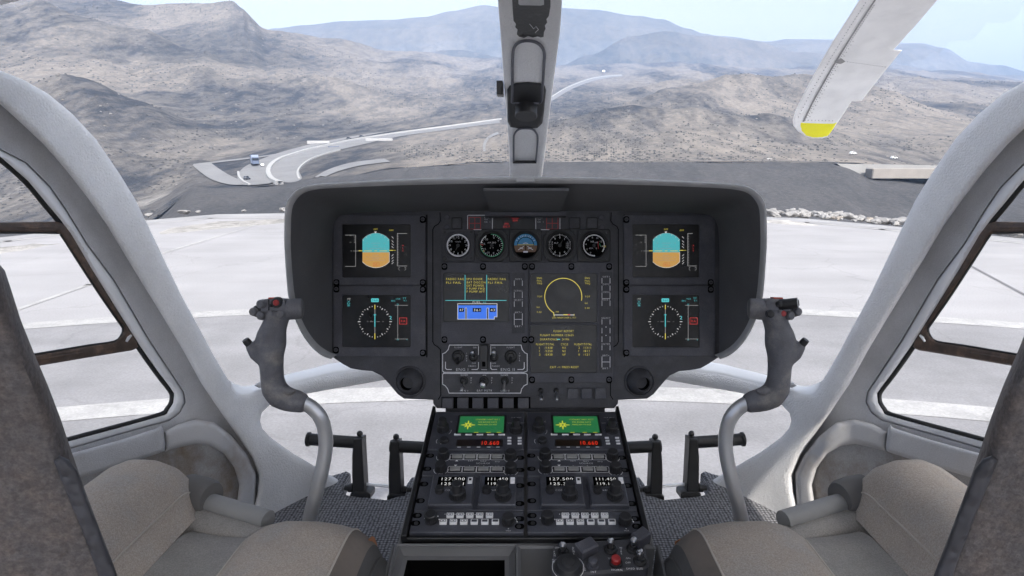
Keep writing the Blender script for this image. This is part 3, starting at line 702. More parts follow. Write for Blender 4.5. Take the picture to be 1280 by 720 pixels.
pb(mb, 'hood', [M['hood'], M['hood_edge']], smooth=60)
# fold-out flap under the hood and its light tab
def under(px, py):               # a point on the hood's underside
    t = (py-228.5)/(263.5-228.5); return P(px, 228.5, .9).lerp(P(CX+(px-CX)*1.0, 263.5, DP), max(0, min(1, t*DP/(DP*t+.9*(1-t)) if 0 else (t*.9/(DP-(DP-.9)*t)))))
mb = MB()
fl = [(604, 230), (711, 230), (700, 258), (613, 258)]
a = [under(*p)-U*.006 for p in fl]; b = [p-U*.004 for p in a]
mb.add(a+b, [(0, 1, 2, 3), (4, 5, 6, 7), (0, 1, 5, 4), (1, 2, 6, 5), (2, 3, 7, 6), (3, 0, 4, 7)])
pb(mb, 'hood_flap', M['hood'])
mb = MB(); a = [under(x, y)-U*.012 for x, y in ((606, 257), (708, 257), (708, 260), (606, 260))]; b = [p-U*.006 for p in a]
mb.add(a+b, [(0, 1, 2, 3), (4, 5, 6, 7), (0, 1, 5, 4), (1, 2, 6, 5), (2, 3, 7, 6), (3, 0, 4, 7)]); pb(mb, 'flap_hinge', M['unit'])
mb = MB(frame_m(P(CX, 225.2, .892), R, U, -F, .9/FPX)); mb.prism([(-10, 2.2), (-12, -2), (12, -2), (10, 2.2)], -3, 1, .4); pb(mb, 'hood_catch', M['hood_edge'])
M['hood_edge2'] = mat('worn_tray_edge', (.16, .16, .165), .55, var=.15, vscale=50)
# ================================================================== CENTRE CONSOLE (its sloping top is a plane; a = right, b = up the slope, metres)
OC = P(CX, 516, 1.12); BOT = P(CX, 669, .86)
BU = (OC-BOT).normalized(); NU = R.cross(BU).normalized()
TC = frame_m(OC, R, BU, NU, 1)
def Q(px, py, z=0):
    r = ray(px, py); o = OC+NU*z; t = (o-CAM).dot(NU)/r.dot(NU); h = CAM+r*t-OC
    return (h.dot(R), h.dot(BU))
console = thing('center_console', P(CX, 660, .95)-Vector((0, 0, .25)), 'black sloping radio console with twin green screens below the instrument panel', 'radio console')
def cb(mb, name, mats, parent=None, **k): return mb.build(name, mats, parent or console, console, **k)
LEN = (OC-BOT).length
# body: top strip, flanks to the floor
mb = MB(TC)
HW0, HW1 = .176, .181
mb.prism([(-HW0, .02), (HW0, .02), (HW1, -LEN-.012), (-HW1, -LEN-.012)], -.30, -.010, .003)
mb.prism([(-HW1-.004, -LEN-.012), (HW1+.004, -LEN-.012), (HW1+.006, -LEN-.05), (-HW1-.006, -LEN-.05)], -.30, -.115, .003)
for s in (-1, 1):
    mb.prism([(s*(HW1+.005), -LEN-.013), (s*(HW1+.009), -LEN-.19), (s*(HW1+.004), -LEN-.19), (s*(HW1+.001), -LEN-.013)], -.30, -.004, .001)
cb(mb, 'body', M['body'])
PIT = .1672                       # the two radio columns are one pitch apart
def qb(x0, y0, x1, y1): a = Q(x0, y0); b = Q(x1, y1); return a[0], a[1], b[0], b[1]
def knob(a, b, r, h, name='knob', par=None, r2=None, h2=None, z0=.004, T=None):
    mb = MB(T or TC); Tk = Matrix.Translation((a, b, 0))
    n = 28
    prof = [(r*1.15, z0), (r*1.15, z0+.0015), (r, z0+.002), (r, z0+h-.001), (r*.9, z0+h)]
    if r2: prof += [(r2*1.05, z0+h), (r2, z0+h+.001), (r2*.98, z0+h+h2-.0008), (r2*.86, z0+h+h2)]
    mb.lathe(prof, n, 0, Tk)
    for k in range(16):           # grip ribs
        t = 2*math.pi*k/16; mb.box(-.0006, -.0004, z0+.003, .0006, .0006, z0+h-.0015, 0, Tk @ Matrix.Rotation(t, 4, 'Z') @ Matrix.Translation((0, r, 0)))
    return cb(mb, name, M['knob'], par)
EDGE_T = Q(655, 520)[1]
def column(dx):
    S = Matrix.Translation((dx, 0, 0)); T = TC @ S
    xl, xr = -.1645, -.0025
    bt = lambda y: Q(600, y)[1]
    def plate(y0, y1, z): 
        mb = MB(T); mb.prism(rrect(xl, bt(y1), xr, bt(y0), .002, 2), -.012, z, .0012); return mb
    # --- navigator with the green map screen
    u = cb(plate(517.5, 564.6, .004), 'navigation_unit', M['radio'])
    x0, y0, x1, y1 = qb(572.5, 544.2, 630.5, 523.2)
    mb = MB(T); mb.frame(rrect(x0-.004, y0-.003, x1+.004, y1+.003, .002, 2), rrect(x0, y0, x1, y1, .001, 2), .0062, .0050, 0, .003)
    mb.rect(x0, y0, x1, y1, .0050, 1)
    h = (y1-y0); w = x1-x0; Z = .0052
    cx, cy = x0+w*.2, y0+h*.47
    for k in range(8):
        a = math.pi*k/4; r = .012 if k % 2 == 0 else .008
        mb.line([(cx+.003*math.cos(a-.39), cy+.003*math.sin(a-.39)), (cx+r*math.cos(a), cy+r*math.sin(a)), (cx+.003*math.cos(a+.39), cy+.003*math.sin(a+.39))], .0011, Z, 2)
    mb.ring(cx, cy, .0022, .0033, Z, 2, n=16)
    for t, fy, fw in (('STANDBY UNIT NO.2', .80, .55), ('FOR BOARD DATA', .64, .42), ('PRESS KEY TO ACK', .49, .42)): mb.text(t, x0+w*.63, y0+h*fy, .0031, Z, 2, w=w*fw)
    for fx in (.35, .62, .85): mb.rect(x0+w*fx, y0+.0008, x0+w*(fx+.1), y0+.0020, Z, 2)
    cb(mb, 'map_screen', [M['black'], SCR[SGN], SCR[SLY]], u)
    for i, (px, t) in enumerate(((572, 'PROC'), (586, 'OBS'), (600, 'MSG'), (613.4, 'FPL'), (627, 'PROC'))):
        a, b = Q(px, 545.6); mb = MB(T); mb.box(a-.0058, b-.0019, .003, a+.0058, b+.0019, .0058, 0); mb.text(t, a, b, .002, .0060, 1); cb(mb, 'soft_key', [M['whitekey'], M['black']], u)
    x0, y0, x1, y1 = qb(571, 559.7, 628, 552.6)
    mb = MB(T); mb.frame(rrect(x0-.0015, y0-.0015, x1+.0015, y1+.0015, .001, 2), rrect(x0, y0, x1, y1, .0005, 2), .0048, .0042, 0, .003); mb.rect(x0, y0, x1, y1, .0043, 1)
    mb.text('10.660', x0+(x1-x0)*.74, (y0+y1)/2, (y1-y0)*.68, .0045, 2, w=.029)
    cb(mb, 'frequency_window', [M['black'], DKB, LEDm], u)
    mb = MB(T)
    for px in (574, 586, 598.3, 610.8, 622.5): a, b = Q(px, 561.4); mb.rect(a-.003, b-.0009, a+.003, b+.0009, .0043, 0)
    for px in (636.8, 649.6):
        for py in (550, 553.6, 557.2): a, b = Q(px, py); mb.box(a-.0034, b-.0016, .0038, a+.0034, b+.0016, .0055, 0)
    a, b = Q(553, 553.5)
    mb.ring(a, b-.001, .0095, .0104, .0043, 0, 150, 215); mb.ring(a, b-.001, .0095, .0104, .0043, 0, -35, 30); a2, b2 = Q(553.5, 556.8); mb.rect(a2-.0035, b2-.0016, a2+.0035, b2+.0003, .0043, 0)
    a, b = Q(645, 541)
    mb.text('CLR ENT', a, b+.038, .0024, .0043, 0, w=.019); 
    for t_, ox, oy in (('CRSR', 0, .031), ('NAV', -.011, .022), ('WPT', .011, .022), ('-', -.012, .004), ('+', .012, .004)): mb.text(t_, a+ox, b+oy, .0024, .0043, 0)
    a, b = Q(553.5, 541); mb.text('C', a+.0125, b+.026, .0034, .0043, 0); mb.ring(a+.001, b, .0135, .0142, .0043, 0, -40, 10)
    cb(mb, 'lettering', [M['offwhite']], u)
    a, b = Q(554, 539.5); knob(a+dx, b, .0098, .012, 'tuning_knob', u, .0070, .012)
    a, b = Q(645, 541); knob(a+dx, b, .0098, .012, 'tuning_knob', u, .0066, .012)
    a, b = Q(555.5, 553.5); knob(a+dx, b-.001, .0072, .006, 'volume_knob', u)
    # --- source selector
    u = cb(plate(565.4, 597, .003), 'selector_unit', M['radio'])
    mk = MB(T)
    for row, (py, xs, kn) in enumerate(((573, (571.5, 588, 604.7, 621.7), ((554.5, 573), (638.5, 574))), (588.6, (569, 586.7, 604.4, 621.7), ((551.5, 589), (638.5, 590.5))))):
        for px in xs:
            a, b = Q(px, py); mb = MB(T); mb.box(a-.0083, b-.0040, .002, a+.0083, b+.0040, .0062, 0); cb(mb, 'push_button', M['graykey'], u)
            mk.line(rrect(a-.0118, b-.0075, a+.0118, b+.0068, .0025, 2), .0007, .0034, 0, True); mk.rect(a-.0095, b-.0052, a+.0095, b+.0052, .0033, 1)
        for px, py2 in kn:
            a, b = Q(px, py2); knob(a+dx, b, .0085, .013, 'rotary_knob', u); mk.ring(a, b, .0112, .0119, .0034, 0, 175, 365)
    a, b = Q(604, 581.3); mk.text('SOURCE', a, b, .0034, .0036, 0, w=.022)
    for t, px, py in (('EXT', 588.5, 578.3), ('NAV', 604.5, 578.6), ('PFD', 622, 579.2), ('1', 587, 584.4), ('2', 604.8, 584.8), ('ND', 622, 585.3), ('PRI', 551, 594.4), ('SEC', 638.3, 597-.8)):
        a, b = Q(px, py); mk.rect(a-.007, b-.0022, a+.007, b+.0022, .0035, 2); mk.text(t, a, b, .0031, .0037, 0)
    for s, px, py in ((1, 571, 578), (-1, 569.5, 584)): a, b = Q(px, py); mk.flat([(a-.0028, b-.0016*s, .0037), (a+.0028, b-.0016*s, .0037), (a, b+.0022*s, .0037)], 0)
    cb(mk, 'lettering', [M['white'], M['hole'], M['radio']], u)
    # --- radio pair
    u = cb(plate(597.8, 640.3, .003), 'radio_unit', M['radio'])
    for (bx, dxp, lab, f1, f2, kn, sm, key, lb) in (((534.5, 592.3), (545.5, 582.3), 'COM', '127.500', '125.351', (571.8, 628.5), (546.5, 621.5), (586, 608), (558.3, 619.7)), ((594.8, 645.2), (598.8, 636.2), 'NAV', '111.450', '119.150', (629.5, 630), (602.8, 623), (640.2, 609), (616, 621.7))):
        a0 = Q(bx[0]+4, 619)[0]; a1 = Q(bx[1], 619)[0]; b0 = bt(638.2); b1 = bt(600)
        mb = MB(T); mb.prism(rrect(a0, b0, a1, b1, .001, 2), .002, .012, .0022); s = cb(mb, 'radio_head', M['radio'], u)
        x0 = a0+(a1-a0)*.14; x1 = a0+(a1-a0)*.80; y0 = bt(615.6); y1 = bt(603.4)
        mb = MB(T); mb.rect(x0, y0, x1, y1, .0123, 0)
        ww = (x1-x0)*.82
        mb.text(f1, x0+(x1-x0)*.54, y0+(y1-y0)*.74, (y1-y0)*.29, .0126, 1, w=ww); mb.text(f2, x0+(x1-x0)*.54, y0+(y1-y0)*.25, (y1-y0)*.29, .0126, 1, w=ww*.96)
        ka = a0+(a1-a0)*.9; kb = bt(608.5)
        mb.box(ka-.0035, kb-.0065, .011, ka+.0035, kb+.0065, .0135, 2); mb.rect(ka-.002, kb-.001, ka+.002, kb+.004, .0137, 3 if lab == 'COM' else 2)
        la = a0+(a1-a0)*.43; mb.text(lab, la, bt(620.5), .0034, .0124, 2)
        cb(mb, 'frequency_display', [M['hole'], SCR[SDW], M['white'], M['black']], u)
        knob(a0+(a1-a0)*.66+dx, bt(628), .0112, .012, 'tuning_knob', u, .0082, .014, z0=.012); knob(a0+(a1-a0)*.22+dx, bt(621.5), .0062, .008, 'volume_knob', u, z0=.012)
    # --- audio keypad
    u = cb(plate(641, 667.5, .003), 'audio_panel', M['radio'])
    for row, (py, xs) in enumerate(((647.6, (563, 575.3, 587.5, 599.7, 612)), (655.6, (554.2, 567, 580, 593, 606.2, 619.3)))):
        for k, px in enumerate(xs):
            a, b = Q(px, py); mb = MB(T); mb.box(a-.0052, b-.0036, .002, a+.0052, b+.0036, .0075, 0)
            if row and k > 2: mb.rect(a-.0038, b-.0022, a+.0038, b+.0020, .0077, 1)
            else: mb.line(rrect(a-.0036, b-.0021, a+.0036, b+.002, .0005, 1), .0007, .0077, 1, True); mb.rect(a-.001, b-.0008, a+.0015, b+.0006, .0077, 1)
            cb(mb, 'audio_key', [M['whitekey'], M['unit']], u)
    for px, py in ((539.3, 653), (635.5, 655.5)): a, b = Q(px, py); knob(a+dx, b, .0085, .013, 'rotary_knob', u)
    mk = MB(T)
    for px, py, r in ((531.5, 650, .0012), (547.5, 647.5, .0012), (549, 651.5, .0012), (556.5, 644.8, .0008), (569, 645, .0008), (581, 645, .0008), (594, 645.5, .0008), (635.5, 663, .0009)): a, b = Q(px, py); mk.disc(a, b, r, .0034, 0, 8)
    a, b = Q(635.5, 665.5); mk.text('VOX', a, b, .0022, .0034, 0); a, b = Q(644.8, 652); mk.line([(a-.0015, b+.004), (a+.001, b), (a+.002, b-.004)], .0016, .0034, 0)
    cb(mk, 'lettering', [M['white']], u)
    # --- quarter-turn fasteners in slotted recesses along both edges
    for py, side in ((571.5, 0), (588, 0), (607, 0), (628, 0), (646.5, 0), (656, 0), (574, 1), (589.5, 1), (609, 1), (631.5, 1), (650.5, 1), (660, 1)):
        a = xl+.0065 if not side else xr-.006; b = Q(657 if side else 530, py)[1]
        mb = MB(T); mb.prism(rrect(a-.0068, b-.0048, a+.0068, b+.0048, .0046, 4), .0028, .0034, 0, 0); mb.cyl(a+(.0012 if not side else -.0012), b-.0005, .0030, .0046, .0032, 1, 12); cb(mb, 'fastener', [M['hole'], M['knob']])
DKB = mat('dark_amber_window', (.020, .012, .008), .35, vscale=60); LEDm = SCR[SLR]
column(0); column(PIT)
# raised side rails and the split between the columns
for s in (-1, 1):
    mb = MB(TC); mb.prism([(s*.1665, .012), (s*.172, .014), (s*.1745, -LEN-.006), (s*.1665, -LEN-.006)], -.02, .006, .001); cb(mb, 'side_rail', M['black'])
mb = MB(TC); mb.prism([(-.168, -LEN-.001), (.168, -LEN-.001), (.169, -LEN-.0055), (-.169, -LEN-.0055)], -.02, -.0005, .001); cb(mb, 'front_lip', M['black'])

# ---- open storage tray behind the radios
trayT = TC @ Matrix.Translation((0, 0, -.012))
tray = thing('storage_tray', trayT @ Vector((-.09, -.40, -.06)), 'empty dark open storage box behind the left radios at the bottom edge', 'tray')
L0 = -LEN-.009; L1 = L0-.17
o = [(-.186, L1), (-.002, L1), (-.0075, L0), (-.186, L0)]
i1 = [(-.176, L1+.01), (-.012, L1+.01), (-.0165, L0-.007), (-.174, L0-.007)]
mb = MB(trayT); mb.frame(o, i1, .008, .004, 0, -.05); mb.frame([(-.181, L1+.004), (-.007, L1+.004), (-.0115, L0-.004), (-.181, L0-.004)], [(-.1785, L1+.007), (-.0095, L1+.007), (-.0135, L0-.0065), (-.1785, L0-.0065)], .0105, .008, 1, .006)
mb.build('rim', [M['body'], M['hood_edge2']], tray, tray)
mb = MB(trayT); n = 4
dn = [(x*.98-.003, y) for x, y in offset_poly(i1[::1], .004)]
vs = [(x, y, .004) for x, y in i1]+[(x, y, -.006) for x, y in dn]
i2 = offset_poly(dn, .006)
vs += [(x, y, -.007) for x, y in i2]+[(x, y, -.10) for x, y in i2]
mb.add(vs, [(k*4+i, k*4+(i+1) % 4, k*4+4+(i+1) % 4, k*4+4+i) for k in range(2) for i in range(4)], 0); mb.add(vs, [(8+i, 8+(i+1) % 4, 12+(i+1) % 4, 12+i) for i in range(4)]+[(12, 13, 14, 15)], 1)
mb.build('liner', [M['body'], M['hole']], tray, tray)

# ---- small switch box beside the tray
SBT = TC @ Matrix.Translation((0, 0, .006))
sbx = thing('switch_box', SBT @ Vector((.1, -.33, -.06)), 'small black box of silver toggles and a red button behind the right radios', 'switch box')
def Q2(px, py): return Q(px, py, .006)
c = [Q2(690.5, 681.5), Q2(806, 672.5), Q2(812.5, 708.5), Q2(700, 735)]
c = [Q2(691.5, 678), Q2(803, 671), Q2(813.5, 709), Q2(690, 722)]
cc = []
for k in range(4):
    p = Vector(c[k]); a = (Vector(c[k-1])-p).normalized(); b = (Vector(c[(k+1) % 4])-p).normalized(); r = .008
    cc += [tuple(p+a*r), tuple(p+a*r*.3+b*r*.3), tuple(p+b*r)]
mb = MB(SBT); mb.prism(cc, -.07, 0, .003); mb.build('box', M['panel'], sbx, sbx)
def sw(px, py, tx, ty, h=.024, r=.0036):
    a, b = Q2(px, py); mb = MB(SBT @ Matrix.Translation((a, b, 0)))
    mb.lathe([(.0092, 0), (.0092, .0018), (.0078, .003), (.0072, .0024), (.0052, .0032), (.0042, .0055)], 22, 1)
    e = Q(tx, ty, .006+h); tip = Vector((e[0]-a, e[1]-b, h))
    mb.tube([(0, 0, .003), tip*.35, tip*.85, tip], [r*.75, r*.8, r*1.05, r*1.1], 14, 0); mb.lathe([(.0001, -r*1.25), (r*.9, -r*.85), (r*1.28, 0), (r*.9, r*.85), (.0001, r*1.25)], 16, 0, Matrix.Translation(tip))
    mb.build('toggle_switch', [M['steel'], M['black']], sbx, sbx)
sw(704, 691.5, 703.5, 680.5); sw(763, 687, 763.5, 675.5); sw(791, 686.5, 792.5, 675); sw(800, 701.5, 800, 690)
a, b = Q2(710, 709); mb = MB(SBT @ Matrix.Translation((a, b, 0)))
mb.lathe([(.0185, 0), (.0185, .002), (.0175, .003), (.0168, .006), (.015, .0085), (.0085, .0095), (.0075, .0115), (.005, .0125), (.001, .0125)], 36); mb.build('rotary_knob', M['knob'], sbx, sbx)
a, b = Q2(741, 707); mb = MB(SBT @ Matrix.Translation((a, b, 0))); mb.lathe([(.0085, 0), (.0085, .002), (.0062, .003), (.0062, .010), (.005, .0115), (.0005, .012)], 22); mb.build('push_button', M['unit'], sbx, sbx)
a, b = Q2(769.5, 704.5); mb = MB(SBT @ Matrix.Translation((a, b, 0))); mb.lathe([(.0085, 0), (.0085, .003), (.0062, .004)], 22, 1); mb.lathe([(.0062, .003), (.0062, .010), (.005, .0115), (.0005, .012)], 22, 0); mb.build('red_button', [M['red'], M['black']], sbx, sbx)
a, b = Q2(733, 689); mb = MB(SBT @ Matrix.Translation((a, b, 0)) @ Matrix.Rotation(math.radians(32), 4, 'Z')); mb.prism([(-.014, -.009), (.013, -.010), (.0135, .009), (-.013, .010)], 0, .014, .002); mb.build('switch_guard', M['unit'], sbx, sbx)
a, b = Q2(800, 678); mb = MB(SBT @ Matrix.Translation((a, b, 0)) @ Matrix.Rotation(math.radians(38), 4, 'Z')); mb.prism([(-.011, -.008), (.012, -.008), (.012, .008), (-.011, .008)], 0, .018, .002); mb.build('switch_guard', M['unit'], sbx, sbx)
mk = MB(SBT)
for t, px, py, h in (('PUSH', 694.5, 700, .0025), ('RESET', 695.5, 702.5, .0025), ('INT', 742, 715, .003), ('HORN', 771, 712.5, .0032), ('SHED BUS', 793, 711, .0030), ('TEST', 764.5, 698.5, .0026), ('ON', 785, 698, .0026), ('OFF', 785, 703.5, .0026), ('ON', 696.5, 684.8, .0028)):
    a, b = Q2(px, py); mk.text(t, a, b, h, .0004, 0)
for wd, px, py in (('DOME', 716.5, 685), ('WIPE', 776, 685), ('FAN', 692.8, 690), ('SLOW', 729.5, 706)):
    for k, ch in enumerate(wd): a, b = Q2(px+.3*k, py+2.4*k); mk.text(ch, a, b, .0028, .0004, 0)
mk.ring(*Q2(710, 709), .0205, .0211, .0004, 0, 150, 400)
mk.build('lettering', M['white'], sbx, sbx)
M['headliner'] = mat('white_headliner', (.78, .78, .78), .8, var=.05, vscale=5)
M['sticker'] = mat('torn_black_film', (.018, .018, .018), .45, var=.4, vscale=60, bump=.4, bscale=200, col2=(.05, .05, .05), c2scale=60, c2lo=.55, c2hi=.7)
M['wire'] = mat('blue_black_wire', (.085, .087, .105), .45, var=.2, vscale=60)
M['mould'] = mat('stained_moulding', (.49, .483, .485), .6, var=.1, vscale=9, bump=.6, bscale=520, bdist=.001, col2=(.28, .22, .165), c2scale=7, c2lo=.48, c2hi=.72)
M['seamt'] = mat('beige_piping', (.47, .42, .365), .85, var=.1, vscale=60)
M['roll'] = mat('smooth_grey_roll', (.26, .258, .255), .7, var=.12, vscale=25, bump=.2, bscale=600)
M['collar'] = mat('bolster_end_cloth', (.13, .125, .12), .85, var=.15, vscale=25, bump=.4, bscale=700)
# ================================================================== CABIN SHELL
DU = [(0, 1.52), (100, 1.485), (180, 1.42), (237, 1.36), (300, 1.27), (357, 1.18), (387, 1.13), (472, 1.03), (557, .92), (657, .80), (760, .70), (900, .60)]
DU = spline([(a, b, 0) for a, b in DU], 6)
DUT = [(p[0], p[1]) for p in DU]
def dshell(px): return lerp_table(DUT, abs(px-CX))
def shell(k=1.0, o=0.0): return lambda x, y, off: P(x, y, dshell(x)*k+o+off)
cabin = thing('cabin_frame', CAM+F*.9-Vector((0, 0, .72)), 'grained white helicopter cabin frame of two curved pillars, centre post, roof and woven grey floor', 'cabin frame')
def kb(mb, name, mats, parent=None, **k): return mb.build(name, mats, parent or cabin, cabin, **k)
ZF = CAM.z-.72                    # floor level
outer = [(-90, 40), (-40, 66), (0, 88), (30, 100), (60, 117), (90, 142), (120, 174), (150, 218), (170, 251), (185, 282), (205, 324), (227, 370), (250, 412), (268, 446), (281, 468), (289, 480), (298, 491), (318, 491), (359, 478), (392, 470), (417, 464), (470, 457), (540, 453), (657, 451)]
lowarm = [(657, 466), (560, 468), (520, 470), (480, 475), (447, 481), (417, 486), (384, 492), (352, 500), (336, 507), (327, 516), (325, 526), (328, 536), (338, 547), (363, 565), (392, 582), (413, 594), (434, 606)]
foot = [(400, 640), (330, 660), (316, 640), (322, 615), (324, 594), (314, 570), (299, 548), (277, 517), (252, 480), (230, 440), (203, 395), (177, 353), (157, 320), (133, 280), (110, 248), (83, 213), (55, 181), (33, 160), (0, 130), (-40, 105), (-90, 80)]
for s in (0, 1):
    ol = outer+lowarm+foot
    if s: ol = mir(ol)
    # the right half ends a hair before the centre line so the two halves butt
    mb = MB(); sheet(mb, ol, shell(), 13, 10, .016, .045)
    kb(mb, 'door_pillar', M['pillar'], smooth=50)
    # ledge on top of the cross member, whiter colour standing in for sunlight
    far_ = [(287, 476), (300, 482), (318, 481), (359, 468), (392, 460), (417, 454), (470, 447), (540, 443), (657, 441)]
    nr_ = [(289, 482), (298, 493), (318, 493), (359, 480), (392, 472), (417, 466), (470, 459), (540, 455), (657, 453)]
    if s: far_, nr_ = mir(far_), mir(nr_)
    a_ = [Vector(p) for p in spline([tuple(P(x, y, dshell(x)+.004)) for x, y in nr_], 4)]; c_ = [Vector(p) for p in spline([tuple(P(x, y, dshell(x)+.075)) for x, y in far_], 4)]
    mb = MB(); mb.loft([[p-U*.012 for p in a_], a_, [p.lerp(q, .06)+U*.004 for p, q in zip(a_, c_)], c_, [p-U*.02+F*.004 for p in c_]]); kb(mb, 'sill_ledge', M['rim'], smooth=60)
    # small hinge lug on the ledge
    lug = [(318, 482), (322, 478), (352, 472), (356, 474), (354, 478), (324, 485)]
    if s: lug = [(2*CX-x-0, y) for x, y in lug]
    mb = MB(); sheet(mb, lug, lambda x, y, o_: P(x, y, dshell(x)-.022+o_), 6, 3, .004, .03); kb(mb, 'hinge_lug', M['trim'])
# floor: woven mat, cut out round the pedals
def zpt(x, y): v = PZ(x, y, ZF); return (v.x, v.y)
fl = [zpt(*p) for p in ((657, 596), (527, 594), (514, 595), (509, 602), (500, 618), (484, 623), (434, 617), (428, 612), (431, 600), (438, 590), (433, 587), (414, 593), (363, 615), (318, 632))]
fl += [(-.60, fl[-1][1]-.12), (-.66, .7), (-.66, -1.1)]
for s in (0, 1):
    pl = fl+[(0, -1.1)]
    if s: pl = [(-x, y) for x, y in pl]
    mb = MB(); sheet(mb, pl, lambda x, y, o_: Vector((x, y, ZF-o_)), .06, .012, .006, .03); kb(mb, 'floor_mat', M['carpet'], smooth=50)
# roof over the seats; unseen front edge and side skirts shaped to block sun
mb = MB()
prof = []
for k in range(15):
    a = math.pi*(k/14); prof.append((.80*math.cos(a), .30*math.sin(a)**.6))
rings = []
for y, zb, zs, xs in ((.83, .10, .45, .92), (.45, .12, .75, .95), (.1, .12, 1.0, .97), (-.4, .12, 1.05, .97), (-.95, .12, 1.0, .95)):
    rings.append([(.8*xs, y, CAM.z-.02)]+[(x*xs, y, CAM.z+zb+z*zs) for x, z in prof]+[(-.8*xs, y, CAM.z-.02)])
mb.loft(rings); rings2 = [[(x*1.04, y, z+.03) for x, y, z in r] for r in rings]; mb.loft(rings2)
mb.loft([rings[0], rings2[0]])
kb(mb, 'roof', M['headliner'], smooth=60)
# ---- centre post with its fittings
def dpost(py): return .75+.00243*py
def postpt(x, y, off): return P(x, y, dpost(y)+off)
post = [(637.5, 224), (636.5, 190), (633, 140), (629, 90), (625.5, 40), (622, -5), (616, -70), (608, -150), (712, -150), (707, -70), (703, -5), (700, 40), (693.5, 90), (687, 140), (681.5, 190), (677, 224)]
mb = MB(); sheet(mb, post, postpt, 9, 6, .006, .05)
pst = kb(mb, 'windscreen_post', M['pillar'], smooth=50)
def pz(x, y, o_): return postpt(x, y, o_)
# torn black sticker with a pale label
tear = [(640, -4), (688, -4), (688, 8), (686, 20), (683, 24), (684, 28), (681, 32), (682, 36), (680, 40), (679.5, 46), (676, 47), (672, 45.5), (666, 47), (660, 45), (655, 47.5), (649, 46), (646, 43), (647, 37), (644, 34), (645, 30), (642, 26), (641, 14)]
mb = MB(); sheet(mb, tear, lambda x, y, o_: pz(x, y, o_-.0015), 6, 0, 0, .001); st = kb(mb, 'torn_sticker', M['sticker'], pst)
mb = MB(); sheet(mb, [(648, -6), (680, -6), (680, 6), (676, 7), (650, 6.5), (648, 5)], lambda x, y, o_: pz(x, y, o_-.004), 8, 1, .001, .002); kb(mb, 'label_plate', M['trim'], st)
mb = MB(); mb.tube([pz(662, 30, -.002), pz(667, 36, -.002), pz(670, 33, -.002), pz(673, 37, -.002), pz(669, 41, -.002)], .0005, 4); kb(mb, 'scratch', M['offwhite'], st)
# dark wire loops
def loop(pts, r): 
    mb = MB(); mb.tube([pz(x, y, -.006) for x, y in spline([(a, b, 0) for a, b in pts], 5) for _ in (0,)] if 0 else [pz(p[0], p[1], -.006) for p in spline([(a, b, 0) for a, b in pts], 5)], r, 8)
    return mb
L1_ = [(640, 128), (640.5, 100), (641, 70), (643.5, 58), (650, 52.5), (660, 51), (670, 53), (677.5, 59), (680.5, 68), (680, 80), (678, 112), (676.5, 127), (668, 128.5), (650, 128.5), (640, 128)]
kb(loop(L1_, .0023), 'wire_loop', M['wire'], pst)
L2_ = [(642, 202), (642, 176), (643, 168), (648, 162), (656, 160.5), (665, 161.5), (670, 166), (672, 174), (670, 202)]
kb(loop(L2_, .0019), 'wire_loop', M['wire'], pst)
mb = MB(); mb.tube([pz(641, 202.5, -.006), pz(670.5, 202.5, -.006)], .003, 8); kb(mb, 'wire_clip', M['knob'], pst)
# lamp housing: black recess and a round barrel
rec = [(634, 112), (637, 107), (645, 103.5), (660, 102.5), (675, 104), (681, 107), (682.5, 113), (680, 140), (678, 154), (672, 160), (650, 161), (638, 159), (634.5, 152)]
mb = MB(); sheet(mb, rec, lambda x, y, o_: pz(x, y, o_-.006), 7, 4, .005, .01); lh = kb(mb, 'lamp_housing', M['black'], pst)
c0 = pz(658, 133, -.004); c1 = pz(657.5, 146, -.040)
mb = MB(); ax = (c1-c0); mb.tube([c0, c0+ax*.25, c0+ax*.93, c1, c1-ax*.02, c1-ax*.08], [.0195, .019, .0195, .0185, .0168, .016], 28); kb(mb, 'lamp_barrel', M['knob'], lh)
mb = MB(); mb.box(-.004, -.025, -.01, .006, .025, .012, 0, Matrix.Translation(pz(624.5, 112, .01))); kb(mb, 'side_clip', M['black'], pst)
# ---- windscreen panes between post, pillars, nose and roof
for s in (0, 1):
    g = [(654, -140), (400, -150), (160, -120), (0, -60), (-90, 46), (-38, 72), (2, 93), (62, 123), (122, 180), (173, 257), (208, 330), (253, 418), (284, 475), (305, 491), (361, 476), (419, 462), (540, 451), (654, 449)]
    if s: g = mir(g)
    mb = MB(); sheet(mb, g, lambda x, y, o_: P(x, y, min(dshell(x)+.03, dpost(y)+.035 if y < 420 else 9)+o_), 30, 0, 0, .004)
    kb(mb, 'windscreen_pane', M['pane'], smooth=80)
    g = [(655, 470), (560, 472), (480, 479), (417, 490), (352, 504), (330, 517), (328, 532), (363, 561), (413, 590), (434, 602), (520, 612), (655, 612)]
    if s: g = mir(g)
    mb = MB(); sheet(mb, g, lambda x, y, o_: P(x, y, dshell(x)+.03+o_), 25, 0, 0, .004); kb(mb, 'chin_window', M['pane'], smooth=80)

